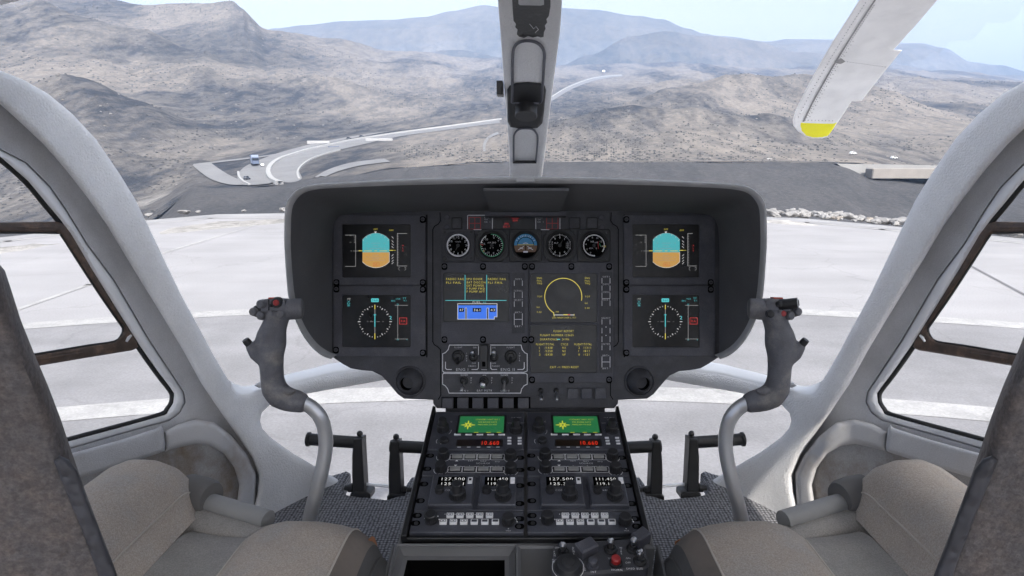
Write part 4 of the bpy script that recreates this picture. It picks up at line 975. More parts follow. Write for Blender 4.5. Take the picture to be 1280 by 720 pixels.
# ================================================================== DOORS
for s in (0, 1):
    mf = (lambda l: mir(l)) if s else (lambda l: l)
    side = 'right' if s else 'left'
    door = thing('cabin_door', P(*mf([(120, 560)])[0], 1.0)-Vector((0, 0, .2)),
        'grey trimmed cabin door with brown vent window frame, %s' % ('beside the right seat under the yellow-tipped blade' if s else 'beside the left seat on the hairpin road side'), 'cabin door', 'cabin doors')
    def db(mb, name, mats, parent=None, **k): return mb.build(name, mats, parent or door, door, **k)
    hole = [(-100, 140), (-40, 170), (0, 199), (33, 228), (57, 257), (74, 277), (88, 297), (112, 337), (140, 382), (173, 434), (197, 468), (211, 486), (215, 494), (214, 503), (209, 511), (200, 518), (150, 532), (83, 550), (0, 574), (-100, 604)]
    rim_o = [(-112, 116), (-40, 152), (0, 186), (33, 203), (63, 233), (83, 262), (110, 306), (143, 350), (187, 425), (230, 490), (232, 503), (225, 516), (212, 526), (150, 543), (85, 562), (0, 588), (-112, 622)]
    # trim: from the pillar to the rim and down to the arm-rest line
    band = [(-175, 45), (-40, 100), (0, 125), (36, 155), (60, 178), (88, 210), (115, 245), (140, 282), (162, 320), (182, 353), (208, 393), (235, 440), (258, 480), (284, 517), (307, 548), (322, 570), (332, 600), (330, 660), (240, 668), (-175, 735)]
    low = [(-175, 640)]
    o_tr = band+low
    mb = MB(); sheet(mb, mf(band), shell(1.0, .035), 14, 0, 0, .03, holes=[mf(rim_o)]); db(mb, 'trim_panel', M['trim'], smooth=50)
    mb = MB(); sheet(mb, mf(rim_o), shell(1.0, .028), 12, 9, .02, .03, holes=[mf(hole)]); db(mb, 'window_rim', M['rim'], smooth=60)
    # black rubber seal round the opening
    mb = MB(); mb.tube([P(x, y, dshell(x)+.038) for x, y in [p[:2] for p in spline([(a, b, 0) for a, b in mf(hole)], 3)]], .0042, 8); db(mb, 'window_seal', M['seal'], smooth=60)
    mb = MB(); sheet(mb, mf([(x, y) for x, y in hole]), shell(1.0, .050), 30, 0, 0, .004); db(mb, 'window_pane', M['pane'], smooth=80)
    # brown sliding-window frame
    vb = [(-104, 277), (0, 277.5), (72, 277), (80, 279), (90, 290), (112, 330), (140, 376), (172, 427), (174, 434), (165, 438), (110, 447), (45, 458), (-104, 483)]
    vh = [(-98, 291), (0, 290.5), (70, 291), (77, 294), (97, 325), (125, 368), (150, 404), (154, 411), (152, 419), (143, 427), (110, 432), (45, 443), (-98, 466)]
    ring_ = vb+vh[::-1]
    mb = MB(); sheet(mb, mf(ring_), shell(1.0, .032), 7, 3.5, .006, .02); fr = db(mb, 'vent_frame', M['brown'], smooth=50)
    mb = MB(); mb.tube([P(x, y, dshell(x)+.034) for x, y in mf([(-98, 284), (0, 284), (74, 284.5)])], .0022, 6); mb.tube([P(x, y, dshell(x)+.034) for x, y in mf([(-98, 474), (45, 450), (110, 440), (150, 432)])], .0022, 6); db(mb, 'vent_rail', M['brown'], fr, smooth=60)
    mb = MB(); mb.tube([P(x, y, dshell(x)+.036) for x, y in [p[:2] for p in spline([(a, b, 0) for a, b in mf(vh)], 3)]], .0022, 6); db(mb, 'vent_seal', M['seal'], fr, smooth=60)
    mb = MB(); mb.tube([P(x, y, dshell(x)+.030) for x, y in mf([(158, 427), (161, 422), (164, 419)])], [.0018, .0026, .0018], 8); db(mb, 'vent_latch', M['alu'], fr)
    # arm-rest ledge under the window
    arm = [(-120, 636), (0, 594), (88, 567), (150, 550), (197, 535), (201, 531), (204, 536), (206.5, 556), (206, 564), (198, 567), (150, 582), (100, 597), (0, 630), (-120, 680)]
    mb = MB(); sheet(mb, mf(arm), shell(1.0, -.004), 10, 5, .010, .05); db(mb, 'arm_rest', M['trim'], smooth=50)
    # raised moulding that frames the map pocket
    mould = [(205, 540), (222, 530), (246, 524), (268, 528), (290, 545), (309, 569), (320, 592), (318, 650), (286, 650), (296, 628), (299, 606), (293, 585), (280, 567), (262, 557), (245, 555), (225, 559), (206, 565)]
    mb = MB(); sheet(mb, mf(mould), shell(1.0, .004), 7, 7, .014, .04); db(mb, 'pocket_moulding', M['mould'], smooth=55)
    pk = [(-120, 650), (100, 590), (206, 558), (245, 548), (272, 556), (294, 580), (305, 606), (300, 640), (280, 690), (100, 740), (-120, 760)]
    mb = MB(); sheet(mb, mf(pk), shell(1.0, .026), 14, 0, 0, .006); db(mb, 'map_pocket', M['pocket'], smooth=50)

# ================================================================== SEATS (cross-sections swept front to back)
def seat(s):
    sx = 1 if s else -1
    root = thing('pilot_seat', (sx*.37, .35, ZF), ('right pilot seat, beige side rolls and grey middle, near the small toggle box' if s else 'left pilot seat, beige side rolls and grey middle, near the empty storage tray'), 'seat', 'pilot seats')
    def b_(mb, name, mats, parent=None, **k): return mb.build(name, mats, parent or root, root, **k)
    zc = CAM.z
    # profile from the inner side outwards: (|x|, z, material)   0 beige 1 grey 2 dark 3 brown 
    inner = [(.186, -.70, 2), (.184, -.60, 2), (.184, -.53, 2), (.188, -.500, 2), (.196, -.480, 3), (.206, -.468, 3), (.219, -.460, 0), (.24, -.455, 0), (.27, -.453, 0), (.31, -.456, 0), (.335, -.464, 0), (.350, -.474, 0), (.358, -.482, 1), (.362, -.484, 1), (.40, -.486, 1), (.44, -.485, 1), (.447, -.484, 1)]
    outer_ = [(.447, -.484, 0), (.452, -.478, 0), (.462, -.45, 0), (.472, -.425, 0), (.485, -.412, 0), (.51, -.404, 0), (.54, -.405, 0), (.562, -.415, 0), (.575, -.44, 0), (.582, -.50, 0), (.582, -.70, 0)]
    def sweep(prof, yf, tz, rr, ylist, shear, lo):
        rings = []
        r = rr
        st = [(yf-r+r*math.sin(a*math.pi/2/9), r*(1-math.cos(a*math.pi/2/9))) for a in range(10)][::-1]
        for yy, dz in st:
            rings.append([(sx*x, yy+shear(x), zc+min(z, max(lo, z-dz if z > -.6 else z))) for x, z, m in prof])
        for yy, dz in ylist: rings.append([(sx*x, yy+shear(x), zc+z+(dz if z > -.6 else 0)) for x, z, m in prof])
        return rings
    sh = lambda x: (x-.19)*.14
    ys = [(.58, .002), (.5, -.002), (.42, -.012), (.34, -.02), (.26, -.025), (.1, -.03)]
    def cushion(prof, yf, rr, name):
        rings = sweep(prof, yf, 0, rr, ys, sh, -.70)
        mb = MB(); n = len(prof); vs = [p for r in rings for p in r]
        fs = []; mi = []
        mb.v = [Vector(v) for v in vs]
        for k in range(len(rings)-1):
            for i in range(n-1): mb.f.append((k*n+i, k*n+i+1, (k+1)*n+i+1, (k+1)*n+i)); mb.m.append(prof[i][2])
        mb.f.append(tuple(range(n))); mb.m.append(0 if name != 'seat_cushion' else 3)
        return b_(mb, name, [M['beige'], M['greycloth'], M['darkcloth'], M['browncloth']], smooth=50), rings
    c, rg = cushion(inner, .735, .085, 'seat_cushion')
    def seam(i, rings, m='seamt', r=.0013):
        mb = MB(); mb.tube([Vector(q[i])+Vector((0, 0, .0006)) for q in rings[2:]], r, 6); b_(mb, 'piping', M[m], c, smooth=60)
    seam(3, rg, 'darkcloth', .0022); seam(6, rg); seam(12, rg)
    o2, rg2 = cushion(outer_, .752, .06, 'side_bolster')
    mb = MB(); mb.tube([Vector(q[2])+Vector((0, 0, .001)) for q in rg2[3:]], .0013, 6); b_(mb, 'piping', M['seamt'], o2, smooth=60)
    # bolster's dark end cap and the round front roll
    a = P(CX+sx*409, 625, .862); bq = P(CX+sx*322, 651, .825)
    mb = MB(); mb.tube([a.lerp(bq, k/8) for k in range(9)], .0138, 22); b_(mb, 'front_roll', M['roll'], smooth=60)
    mb = MB(); dn = U*-.030-F*.012; mb.tube([(a+dn).lerp(bq+dn, k/8) for k in range(9)], .026, 22); b_(mb, 'front_pad', M['greycloth'], smooth=60)
    mb = MB(); ec = a+U*.008; dx = (bq-a).normalized()
    mb.tube([ec-dx*.02, ec, ec+dx*.018, ec+dx*.024], [.024, .025, .024, .021], 24); b_(mb, 'roll_collar', M['collar'], o2, smooth=60)
    if True:
        pts = rg[5]
        mb = MB(); q0 = Vector(pts[4]); q1 = Vector(pts[5])
        w = []
        for k in range(8):
            r = rg[3+k//2] if 0 else None
        base = [Vector(rg[i][4])*.5+Vector(rg[i][5])*.5+Vector((0, 0, .0012)) for i in (2, 3, 4, 5, 6)]
        mb.tube(base, [(.001, .001), (.0045, .0012), (.006, .0012), (.0045, .0012), (.001, .001)], 8) if not s else mb.tube(base[1:4], [(.001, .001), (.0035, .0012), (.001, .001)], 8)
        b_(mb, 'scuff_mark', M['scuff'], c, smooth=60)
    # back rest: cracked leather shell seen from behind
    bo = [(-170, 300), (-60, 308), (-8, 322), (6, 338), (14, 362), (26, 400), (42, 440), (60, 482), (76, 524), (90, 566), (106, 612), (124, 660), (142, 706), (165, 770), (-170, 770)]
    if s: bo = mir(bo)
    def tb(x, y, off):
        t = (y-330)/390; d = .395+.085*t; u = abs(x-CX)
        return P(x, y, d-.00022*(u-500)*.6+off)
    mb = MB(); sheet(mb, bo, tb, 16, 26, .035, .03); bk = b_(mb, 'backrest', M['leather'], smooth=60)
    sd = [(66, 576), (74, 569), (86, 574), (97, 588), (109, 622), (126, 666), (144, 712), (162, 762), (140, 770), (118, 706), (96, 648), (78, 606)]
    if s: sd = mir(sd)
    mb = MB(); sheet(mb, sd, lambda x, y, o_: tb(x, y, o_-.004), 7, 8, .006, .012); b_(mb, 'side_gusset', M['sidelth'], bk, smooth=60)
    sq = [(70, 480), (74, 516), (83, 545), (96, 580), (108, 604), (84, 600), (66, 578), (58, 545), (60, 500)]
    return root
seat(0); seat(1)
M['redg'] = mat('red_guard_paint', (.36, .045, .02), .45, var=.15, vscale=80)
M['blade'] = mat('dusty_white_blade', (.92, .92, .92), .5, var=.10, vscale=3, col2=(.85, .85, .855), c2scale=9, bump=.1, bscale=60)
M['bladed'] = mat('grey_blade_grime', (.26, .26, .265), .7, var=.3, vscale=30)
M['ytip'] = mat('yellow_tip_paint', (.95, .90, .02), .5, var=.06, vscale=6)
# ================================================================== CONTROL STICKS
def stick(s):
    sx = -1 if not s else 1
    def W(px, py, d): return P(px if not s else 2*CX-px, py, d)
    root = thing('control_stick', W(394, 640, .93), ('right control stick with black-ringed head button, curved silver tube by the right seat' if s else 'left control stick with big red head button, curved silver tube by the left seat'), 'control stick', 'control sticks')
    def b_(mb, name, mats, parent=None, **k): return mb.build(name, mats, parent or root, root, **k)
    pth = spline([tuple(W(*p)) for p in ((384, 668, .93), (389, 640, .93), (396, 613, .93), (403, 585, .928), (407, 560, .925), (406, 538, .92), (400, 521, .912), (389, 509, .905), (374, 501, .895))], 5)
    rr = [.0106]*len(pth)
    mb = MB(); mb.tube(pth, rr, 20); b_(mb, 'tube', M['alu'], smooth=60)
    # grip: sections along a bent axis, (px, py, depth, half width, half depth)
    k = .885/FPX
    sec = [(383, 505, .898, 9.5, 10), (381, 504.6, .898, 12, 11.5), (372, 502, .895, 14, 13), (361, 499.5, .892, 15, 14), (350, 495, .89, 16, 15), (343, 486, .888, 15.6, 15), (340.5, 474, .886, 14, 14.5), (339.5, 460, .885, 14, 15), (338.5, 446, .884, 15.5, 16), (338, 436, .883, 18, 17), (338.5, 427, .882, 19, 17), (340, 418, .881, 17.5, 17), (342.5, 409, .88, 15, 16), (345, 401, .879, 14.5, 15.5), (346.5, 394, .878, 15.5, 16), (347, 388, .878, 13, 14)]
    ss = spline([(a, b, c*1000, d, e) for a, b, c, d, e in sec], 3) if 0 else sec
    dens = []
    for a, b in zip(sec, sec[1:]):
        for t in (0, .5): dens.append(tuple(x+(y-x)*t for x, y in zip(a, b)))
    dens.append(sec[-1])
    rings = []; n = 18; cen = [W(a, b, c) for a, b, c, _, _ in dens]
    for i, q in enumerate(dens):
        t = (cen[min(i+1, len(cen)-1)]-cen[max(i-1, 0)]).normalized()
        side = t.cross(F).normalized(); fw = side.cross(t).normalized()
        rings.append([cen[i]+side*(q[3]*k*math.cos(2*math.pi*j/n))+fw*(q[4]*k*math.sin(2*math.pi*j/n)) for j in range(n)])
    mb = MB(); mb.loft(rings, closed=True); mb.f += [tuple(range(n)), tuple(len(mb.v)-n+j for j in range(n))]; mb.m += [0, 0]
    # palm flare with thumb notch on the outer side, and the lip above the elbow
    for pts, rad in (([(330, 446, .882), (320, 440, .879), (314, 433, .876), (311, 429, .875)], [12*k, 10*k, 7*k, 5*k]), ([(352, 487, .882), (360, 488, .878), (367, 489, .876), (370, 487, .875)], [4*k, 5*k, 4*k, 1.2*k])):
        mb.tube([W(*p) for p in pts], rad, 12)
    g = b_(mb, 'grip', M['grip'], smooth=65)
    m2 = g.modifiers.new('smooth', 'REMESH'); m2.mode = 'VOXEL'; m2.voxel_size = .0019; m2.use_smooth_shade = True
    m3 = g.modifiers.new('relax', 'SMOOTH'); m3.factor = .5; m3.iterations = 10
    mb = MB(); mb.tube([W(312, 431, .875), W(309, 427.5, .872), W(306.5, 424.5, .870)], [4.6*k, 4.8*k, 4.2*k], 14); b_(mb, 'trigger', M['knob'], g)
    # head: faceted block and a barrel turned towards the panel
    TH = frame_m(W(345, 387, .872), R, U, -F, k)
    fx = -1 if s else 1
    mb = MB(TH)
    blk = [(-17, 8), (-13, 13), (-2, 14), (9, 13.5), (12, 11), (13, -8), (8, -13), (-4, -14.5), (-14, -12), (-18, -5)]
    mb.prism([(x*fx, y) for x, y in blk], -16, 5, 2.5)
    b1 = Vector((8*fx, -1, -8)); mb.tube([b1, b1+Vector((12*fx, 1.5, -3)), b1+Vector((19*fx, 2, -5)), b1+Vector((21*fx, 2, -5.5))], [12.5, 13, 12.5, 9], 22)
    h = b_(mb, 'head', M['grip'], smooth=45)
    def btn(x, y, r, hh, m, z=4, dome=True, name='button'):
        mb = MB(TH @ Matrix.Translation((x*fx, y, z)) @ Matrix.Rotation(-.25*fx*(1 if x < 0 else -.4), 4, 'Y'))
        mb.lathe([(r*1.12, -3), (r*1.12, .5), (r, 1), (r, hh-r*.25), (r*.8, hh), (.01, hh+(r*.2 if dome else 0))], 20); return b_(mb, name, M[m], h)
    btn(-26, -2.5, 5, 5, 'grip', z=1); btn(-15, 7, 5.2, 6, 'grip'); btn(-15, -7, 5.2, 6, 'grip'); btn(-3, -5, 4.6, 6, 'grip'); btn(8.5, -5, 4.6, 6, 'grip' if not s else 'knob')
    mb = MB(TH @ Matrix.Translation((-20*fx, -2, -2)));  mb.prism(rrect(-8, -7, 8, 7, 4, 4), -8, 4, 1); b_(mb, 'button_mount', M['knob'], h)
    if not s:
        btn(3.5, 8.7, 6.4, 6, 'knob', z=4, dome=False, name='button_collar'); btn(3.5, 8.7, 3.7, 7.2, 'red', z=4, name='red_button')
        btn(-3, 5, 1.8, 5, 'knob')
    else:
        mb = MB(TH); c0 = Vector((-4*fx, 6, 2)); c1 = Vector((-22*fx, 8.5, 13)); mb.tube([c0, c1], 6.5, 22); b_(mb, 'barrel', M['black'], h)
        mb = MB(TH); mb.tube([c1, c1+(c1-c0)*.04], 5.2, 22); b_(mb, 'barrel_ring', M['offwhite'], h); mb = MB(TH); mb.tube([c1+(c1-c0)*.04, c1+(c1-c0)*.06], 3.6, 18); b_(mb, 'barrel_lens', M['black'], h)
        btn(-5, -4.5, 3.6, 7, 'red', name='red_button'); btn(-2, 7, 3.6, 6, 'black')
    mb = MB(TH); mb.prism([(x*fx, y) for x, y in ((-9, 11.5), (3, 11.8), (3, 15.4), (-8.5, 15))], -8, 3, .8); b_(mb, 'red_guard', M['redg'], h)
    mb = MB(TH); mb.line([(-6.5*fx, 12), (-6.5*fx, -13)], 1.2, 5.4); b_(mb, 'head_groove', M['hole'], h)
stick(0); stick(1)

# ================================================================== PEDALS
def pedals(s):
    f_ = (lambda x: 2*CX-x) if s else (lambda x: x)
    def W(px, py, d): return P(f_(px), py, d)
    root = thing('rudder_pedals', W(470, 620, 1.33), ('pair of black rudder pedals between console and right control stick' if s else 'pair of black rudder pedals between console and left control stick'), 'pedals', 'rudder pedals')
    def b_(mb, name, mats, parent=None, **k): return mb.build(name, mats, parent or root, root, **k)
    D = 1.315; k = D/FPX
    for ax, ty, by, bar in ((447, 552, 616, (386, 549)), (493, 556, 619, (541, 560))):
        T = frame_m(W(ax, by, D), R*(-1 if s else 1), U, -F, k) if not s else frame_m(W(ax, by, D), R, U, -F, k)
        fx = -1 if s else 1
        H = by-ty
        mb = MB(T); d_ = 1 if ax < 460 else -1
        pr = [(-6.2, -2), (-7.2, H*.35), (-7.2, H*.70), (-5.6, H+3), (4.8, H+3.5), (6, H*.68), (8, H*.1), (8, -2)]
        if ax > 460: pr = [(-7, -2), (-7.6, H*.35), (-7, H*.68), (-5, H+3.5), (4.8, H+3), (6.6, H*.7), (8, H*.1), (8, -2)]
        mb.prism([(x*fx, y) for x, y in pr], -22, 0, 1.2)
        a = b_(mb, 'pedal_arm', M['pedal'])
        mb = MB(T); mb.lathe([(.01, -4), (2.8, -3), (4, 0), (2.8, 3), (.01, 4)], 16, 0, Matrix.Translation((0*fx, H+7.5, -10))); mb.tube([(0, H+2, -10), (0, H+5, -10)], 1.8, 10); b_(mb, 'ball_stop', M['pedal'], a)
        mb = MB(T); mb.prism([((x)*fx, y) for x, y in ((-9, -7), (-9, -1), (-4, 2), (13, 1), (16, -1), (16, -7))], -24, 2, 1); mb.tube([((-14 if d_ > 0 else 14)*fx, 3, -8), ((-8 if d_ > 0 else 8)*fx, 4, -8)], [5, 6], 12); mb.tube([((-19 if d_ > 0 else 24)*fx, 3, -10), ((-10 if d_ > 0 else 8)*fx, 3, -10)], 3.4, 10); b_(mb, 'pivot', M['pedal'], a)
        p0 = W(ax+(6 if ax < 460 else -5), ty+1.5, D+.015); p1 = W(bar[0], bar[1], D+.015)
        mb = MB(); mb.tube([p0, p1], 7.6*k, 20); e = (p1-p0).normalized()
        if ax < 460: mb.tube([p1-e*.004, p1-e*.002, p1+e*.003, p1+e*.005], [7.6*k, 9*k, 9*k, 7*k], 20)
        b_(mb, 'foot_bar', M['pedal'], smooth=50)
    mb = MB(); mb.tube([W(455, 605, D+.02), W(488, 608, D+.02)], 1.9*k, 10); b_(mb, 'link_rod', M['alu'])
pedals(0); pedals(1)

# ================================================================== ROTOR BLADE
blade = thing('rotor_blade', P(1100, 60, 4.2), 'drooping white main rotor blade with a yellow tip, above the right windscreen', 'rotor blade')
def bd(py): return 5-(173-py)*.0093
def bpt(x, y, o_): return P(x, y, bd(y)+o_)
bl = [(1172, 0), (1148, 28), (1117, 62.2), (1127.5, 62.6), (1102, 94), (1077, 126), (1065, 126.5), (1052, 146), (1037, 167), (1034, 171), (1028, 173), (1016, 172.5), (1006, 169.5), (997, 163.5), (992, 157), (991, 150), (994, 139), (1004, 118), (1020, 88), (1040, 53), (1062, 19), (1074, 0), (1110, -58), (1180, -170), (1320, -170), (1225, -66)]
def split(poly, y0, keep):       # clip an outline at a row
    out_ = []
    for i in range(len(poly)):
        a, b = poly[i-1], poly[i]; ia = (a[1] > y0) == keep; ib = (b[1] > y0) == keep
        if ia != ib: t = (y0-a[1])/(b[1]-a[1]); out_.append((a[0]+(b[0]-a[0])*t, y0))
        if ib: out_.append(b)
    return out_
mb = MB(); sheet(mb, bl, bpt, 11, 4, .010, .05); mb.build('blade_skin', M['blade'], blade, blade, smooth=60)
tip = [(999, 151), (1047, 152.5), (1038, 166), (1034, 170.6), (1028, 172.5), (1016, 172.2), (1007, 169.6), (1001, 164.5), (998, 158)]
mb = MB(); sheet(mb, tip, lambda x, y, o_: bpt(x, y, o_-.0012), 5, 4, .0098, .003); mb.build('yellow_tip', M['ytip'], blade, blade, smooth=60)
sp_ = [(1003, 152), (1015, 127), (1037, 88), (1062, 47), (1090, 4), (1131, -58), (1200, -160)]
mb = MB()
vs = []; 
for x, y in sp_: vs += [bpt(x, y, -.0035), bpt(x+2.2, y+.4, -.0035), bpt(x, y, .004), bpt(x+2.2, y+.4, .004)]
for i in range(len(sp_)-1):
    a = 4*i; mb_f = [(a, a+1, a+5, a+4), (a+2, a, a+4, a+6), (a+1, a+3, a+7, a+5)]
    mb.f += mb_f; mb.m += [0]*3
mb.v += vs; mb.build('spar_joint', M['bladed'], blade, blade)
mb = MB()
def rivrow(pts, step):
    for (x0, y0), (x1, y1) in zip(pts, pts[1:]):
        L_ = math.hypot(x1-x0, y1-y0); n_ = int(L_/step)
        for k_ in range(n_):
            t = k_/n_; p = bpt(x0+(x1-x0)*t, y0+(y1-y0)*t, 0)
            mb.lathe([(.0045, 0), (.0035, .0018), (.0001, .0022)], 6, 0, Matrix.Translation(p-F*.0003) @ Vector((0, 0, 1)).rotation_difference(-F).to_matrix().to_4x4())
rivrow([(998, 146), (1012, 118), (1034, 80), (1060, 37), (1084, 0)], 4); rivrow([(1007, 150), (1019, 127), (1041, 88), (1066, 47), (1094, 4)], 3); rivrow([(1006, 150), (1045, 151)], 4); rivrow([(1052, 76), (1110, 84)], 3.5); rivrow([(1010, 150), (1022, 127), (1044, 88), (1069, 47)], 5)
mb.build('rivets', M['bladed'], blade, blade)
mb = MB(); sheet(mb, [(1043, 76), (1052, 73), (1057, 77), (1051, 80), (1044, 79)], lambda x, y, o_: bpt(x, y, o_-.0012), 4, 0, 0, .002); mb.build('dark_patch', M['bladed'], blade, blade)
# ================================================================== OUTSIDE
def g_tarmac(name, c1, c2, sc1, streak):
    m = mat(name, c1, .8, var=.10, vscale=.6, bump=.3, bscale=60, bdist=.004, col2=c2, c2scale=sc1, c2lo=.42, c2hi=.66, spec=.25)
    nt = m.node_tree
    b = nt.nodes['Principled BSDF']; src = b.inputs['Base Color'].links[0].from_socket
    tc = nt.nodes.new('ShaderNodeTexCoord'); mp = nt.nodes.new('ShaderNodeMapping'); mp.inputs['Scale'].default_value = (.10, 1.6, 1); mp.inputs['Rotation'].default_value = (0, 0, .04)
    nt.links.new(tc.outputs['Object'], mp.inputs[0])
    n = nt.nodes.new('ShaderNodeTexNoise'); n.inputs['Scale'].default_value = 1.3; n.inputs['Detail'].default_value = 6; nt.links.new(mp.outputs[0], n.inputs[0])
    r = nt.nodes.new('ShaderNodeMapRange'); r.inputs[1].default_value = .3; r.inputs[2].default_value = .7; r.inputs[3].default_value = 1-streak; r.inputs[4].default_value = 1+streak
    nt.links.new(n.outputs['Fac'], r.inputs[0])
    g = nt.nodes.new('ShaderNodeTexNoise'); g.inputs['Scale'].default_value = 55; g.inputs['Detail'].default_value = 2; nt.links.new(tc.outputs['Object'], g.inputs[0])
    r2 = nt.nodes.new('ShaderNodeMapRange'); r2.inputs[1].default_value = .3; r2.inputs[2].default_value = .7; r2.inputs[3].default_value = .9; r2.inputs[4].default_value = 1.1
    nt.links.new(g.outputs['Fac'], r2.inputs[0])
    mm = nt.nodes.new('ShaderNodeMath'); mm.operation = 'MULTIPLY'; nt.links.new(r.outputs[0], mm.inputs[0]); nt.links.new(r2.outputs[0], mm.inputs[1])
    nd = nt.nodes.new('ShaderNodeTexNoise'); nd.inputs['Scale'].default_value = 1.6; nd.inputs['Detail'].default_value = 4; nt.links.new(tc.outputs['Object'], nd.inputs[0])
    va = nt.nodes.new('ShaderNodeVectorMath'); va.operation = 'MULTIPLY_ADD'; va.inputs[1].default_value = (.9, .9, 0); nt.links.new(nd.outputs['Color'], va.inputs[0]); nt.links.new(tc.outputs['Object'], va.inputs[2])
    vo = nt.nodes.new('ShaderNodeTexVoronoi'); vo.feature = 'DISTANCE_TO_EDGE'; vo.inputs['Scale'].default_value = .33; nt.links.new(va.outputs[0], vo.inputs['Vector'])
    rc = nt.nodes.new('ShaderNodeMapRange'); rc.inputs[1].default_value = .002; rc.inputs[2].default_value = .007; rc.inputs[3].default_value = .9; rc.inputs[4].default_value = 1; nt.links.new(vo.outputs['Distance'], rc.inputs[0])
    m3 = nt.nodes.new('ShaderNodeMath'); m3.operation = 'MULTIPLY'; nt.links.new(mm.outputs[0], m3.inputs[0]); nt.links.new(rc.outputs[0], m3.inputs[1]); mm = m3
    s = nt.nodes.new('ShaderNodeVectorMath'); s.operation = 'SCALE'; nt.links.new(src, s.inputs[0]); nt.links.new(mm.outputs[0], s.inputs['Scale']); nt.links.new(s.outputs[0], b.inputs['Base Color'])
    return m
MT_far = g_tarmac('pale_concrete', (.262, .260, .271), (.242, .24, .25), .4, .05)
MT_near = g_tarmac('grey_asphalt', (.195, .195, .206), (.165, .165, .174), 1.6, .11)
MT_paint = g_tarmac('worn_white_paint', (.31, .31, .312), (.25, .25, .255), 5, .07)
def arcband(cx, cy, r0, r1, a0, a1, z, n=80):
    mb = MB(); mb.ring(0, 0, r0, r1, 0, 0, a0, a1, n, Matrix.Translation((cx, cy, z))); return mb
# plateau the aircraft stands on
edge = [(-13.5, 12.2), (-12.2, 14.6), (-11.2, 18), (-10, 19.8), (-6, 20.5), (0, 20.4), (5, 19.8), (8.4, 18.6), (9.7, 16.9), (10.4, 15.8), (11.6, 14.0), (13.2, 11.5), (18, 2), (18, -16), (-18, -16), (-18, 4)]
mb = MB(); sheet(mb, edge[::-1], lambda x, y, o_: Vector((x, y, -o_)), 3, 0, 0, .6)
struct(mb.build('tarmac', MT_far, smooth=80))
mb = MB(); mb.disc(0, -9.7, 17.3, .004, 0, 160); struct(mb.build('helipad', MT_near))
struct(arcband(0, -9.7, 17.28, 17.58, 0, 180, .008, 120).build('helipad_border_line', MT_paint))
struct(arcband(0, -9.7, 14.32, 14.62, 0, 180, .008, 120).build('helipad_inner_line', MT_paint))
mb = MB()
mb.line([(-6.45, 7.4), (-6.6, 9), (-7.2, 11.7), (-7.45, 17)], .09, .006); struct(mb.build('tarmac_guide_line', MT_paint))
mb = MB(); mb.line([(8.3, 11.8), (6.95, 8.2)], .05, .006); mb.line([(8.3, 11.8), (9.2, 14.2)], .04, .006); struct(mb.build('tarmac_joint', mat('dark_joint', (.12, .12, .13), .9, var=.2, vscale=4)))
e_in = [(x*.945, y*.93+.3) for x, y in edge[1:12]]
mb = MB(); mb.line([(x*.955, y*.935) for x, y in edge[0:12]], .16, .007); struct(mb.build('tarmac_edge_line', MT_paint))
mb = MB()
ei = [(x*.965, y*.95) for x, y in edge[0:12]]
for a, b, c_, d_ in zip(edge[0:12], edge[1:12], ei, ei[1:]): mb.add([(*a, .004), (*b, .004), (*d_, .004), (*c_, .004)], [(0, 1, 2, 3)])
struct(mb.build('tarmac_shoulder', g_tarmac('grey_shoulder', (.26, .26, .27), (.22, .22, .23), .8, .06)))

# ---- terrain as ranges of hills, each a height field with its own distance
def fbm(x, y, oct=6, seed=0, ridged=False, gain=.5):
    v = 0; a = 1; f = 1; t = 0
    for k in range(oct):
        n = noise.noise(Vector((x*f+seed*7.3, y*f-seed*3.1, seed*1.7+k)))
        if ridged: n = 1-2*abs(n)
        v += a*n; t += a; a *= gain; f *= 2.05
    return v/t
def col_interp(cols, px):
    if px <= cols[0][0]: return cols[0][1]
    for (a, ra), (b, rb) in zip(cols, cols[1:]):
        if px <= b:
            t = (px-a)/(b-a); t = t*t*(3-2*t)
            return [(u0[0]+(u1[0]-u0[0])*t, u0[1]+(u1[1]-u0[1])*t) for u0, u1 in zip(ra, rb)]
    return cols[-1][1]
def hills(name, cols, px0, px1, dpx, rows, amp, nscale, seed, m, mask=None, drop=60, ridg=.6, bumps=(), crest=False):
    """cols: [(px, [(distance, row seen at), ...])]: where each stretch of slope lies; drops away behind the crest"""
    vs = []; fs = []; nx = int((px1-px0)/dpx)+1
    for i in range(nx):
        px = px0+i*dpx; r = col_interp(cols, px); n = len(r)-1
        for j in range(rows+1):
            t = j/rows*n; k = min(n-1, int(t)); u = t-k
            d = r[k][0]+(r[k+1][0]-r[k][0])*u; py = r[k][1]+(r[k+1][1]-r[k][1])*u
            p = P(px, py, d)
            w = 1.0
            if mask: w = mask(px, py, j/rows)
            w *= min(1, .15+j/rows*4)
            if crest: w *= 1-.75*max(0, (j/rows-.6)/.4)
            s = nscale
            h = fbm(p.x/s, p.y/s*.5, 7, seed, True, .5)*ridg+fbm(p.x/s*.6, p.y/s*.35, 6, seed+3)*(1-ridg)
            p.z += amp*d*h*w
            for bx, by, br, bh in bumps:
                q2 = math.hypot(p.x-bx, p.y-by)*(1+.25*noise.noise(Vector((p.x/br*2, p.y/br*2, 3))))
                if q2 < br: p.z += bh*(1-q2/br)**1.25*(1-.0*w)
            vs.append(p)
        q_ = vs[-1].copy(); q_.y += drop*4; q_.z -= drop; vs.append(q_)
    c = rows+2
    for i in range(nx-1):
        for j in range(c-1): fs.append((i*c+j, (i+1)*c+j, (i+1)*c+j+1, i*c+j+1))
    me = bpy.data.meshes.new(name); me.from_pydata([tuple(v) for v in vs], [], fs); me.materials.append(m)
    me.polygons.foreach_set('use_smooth', [True]*len(me.polygons))
    o = bpy.data.objects.new(name, me); COL.objects.link(o); struct(o)
    return o, vs, fs
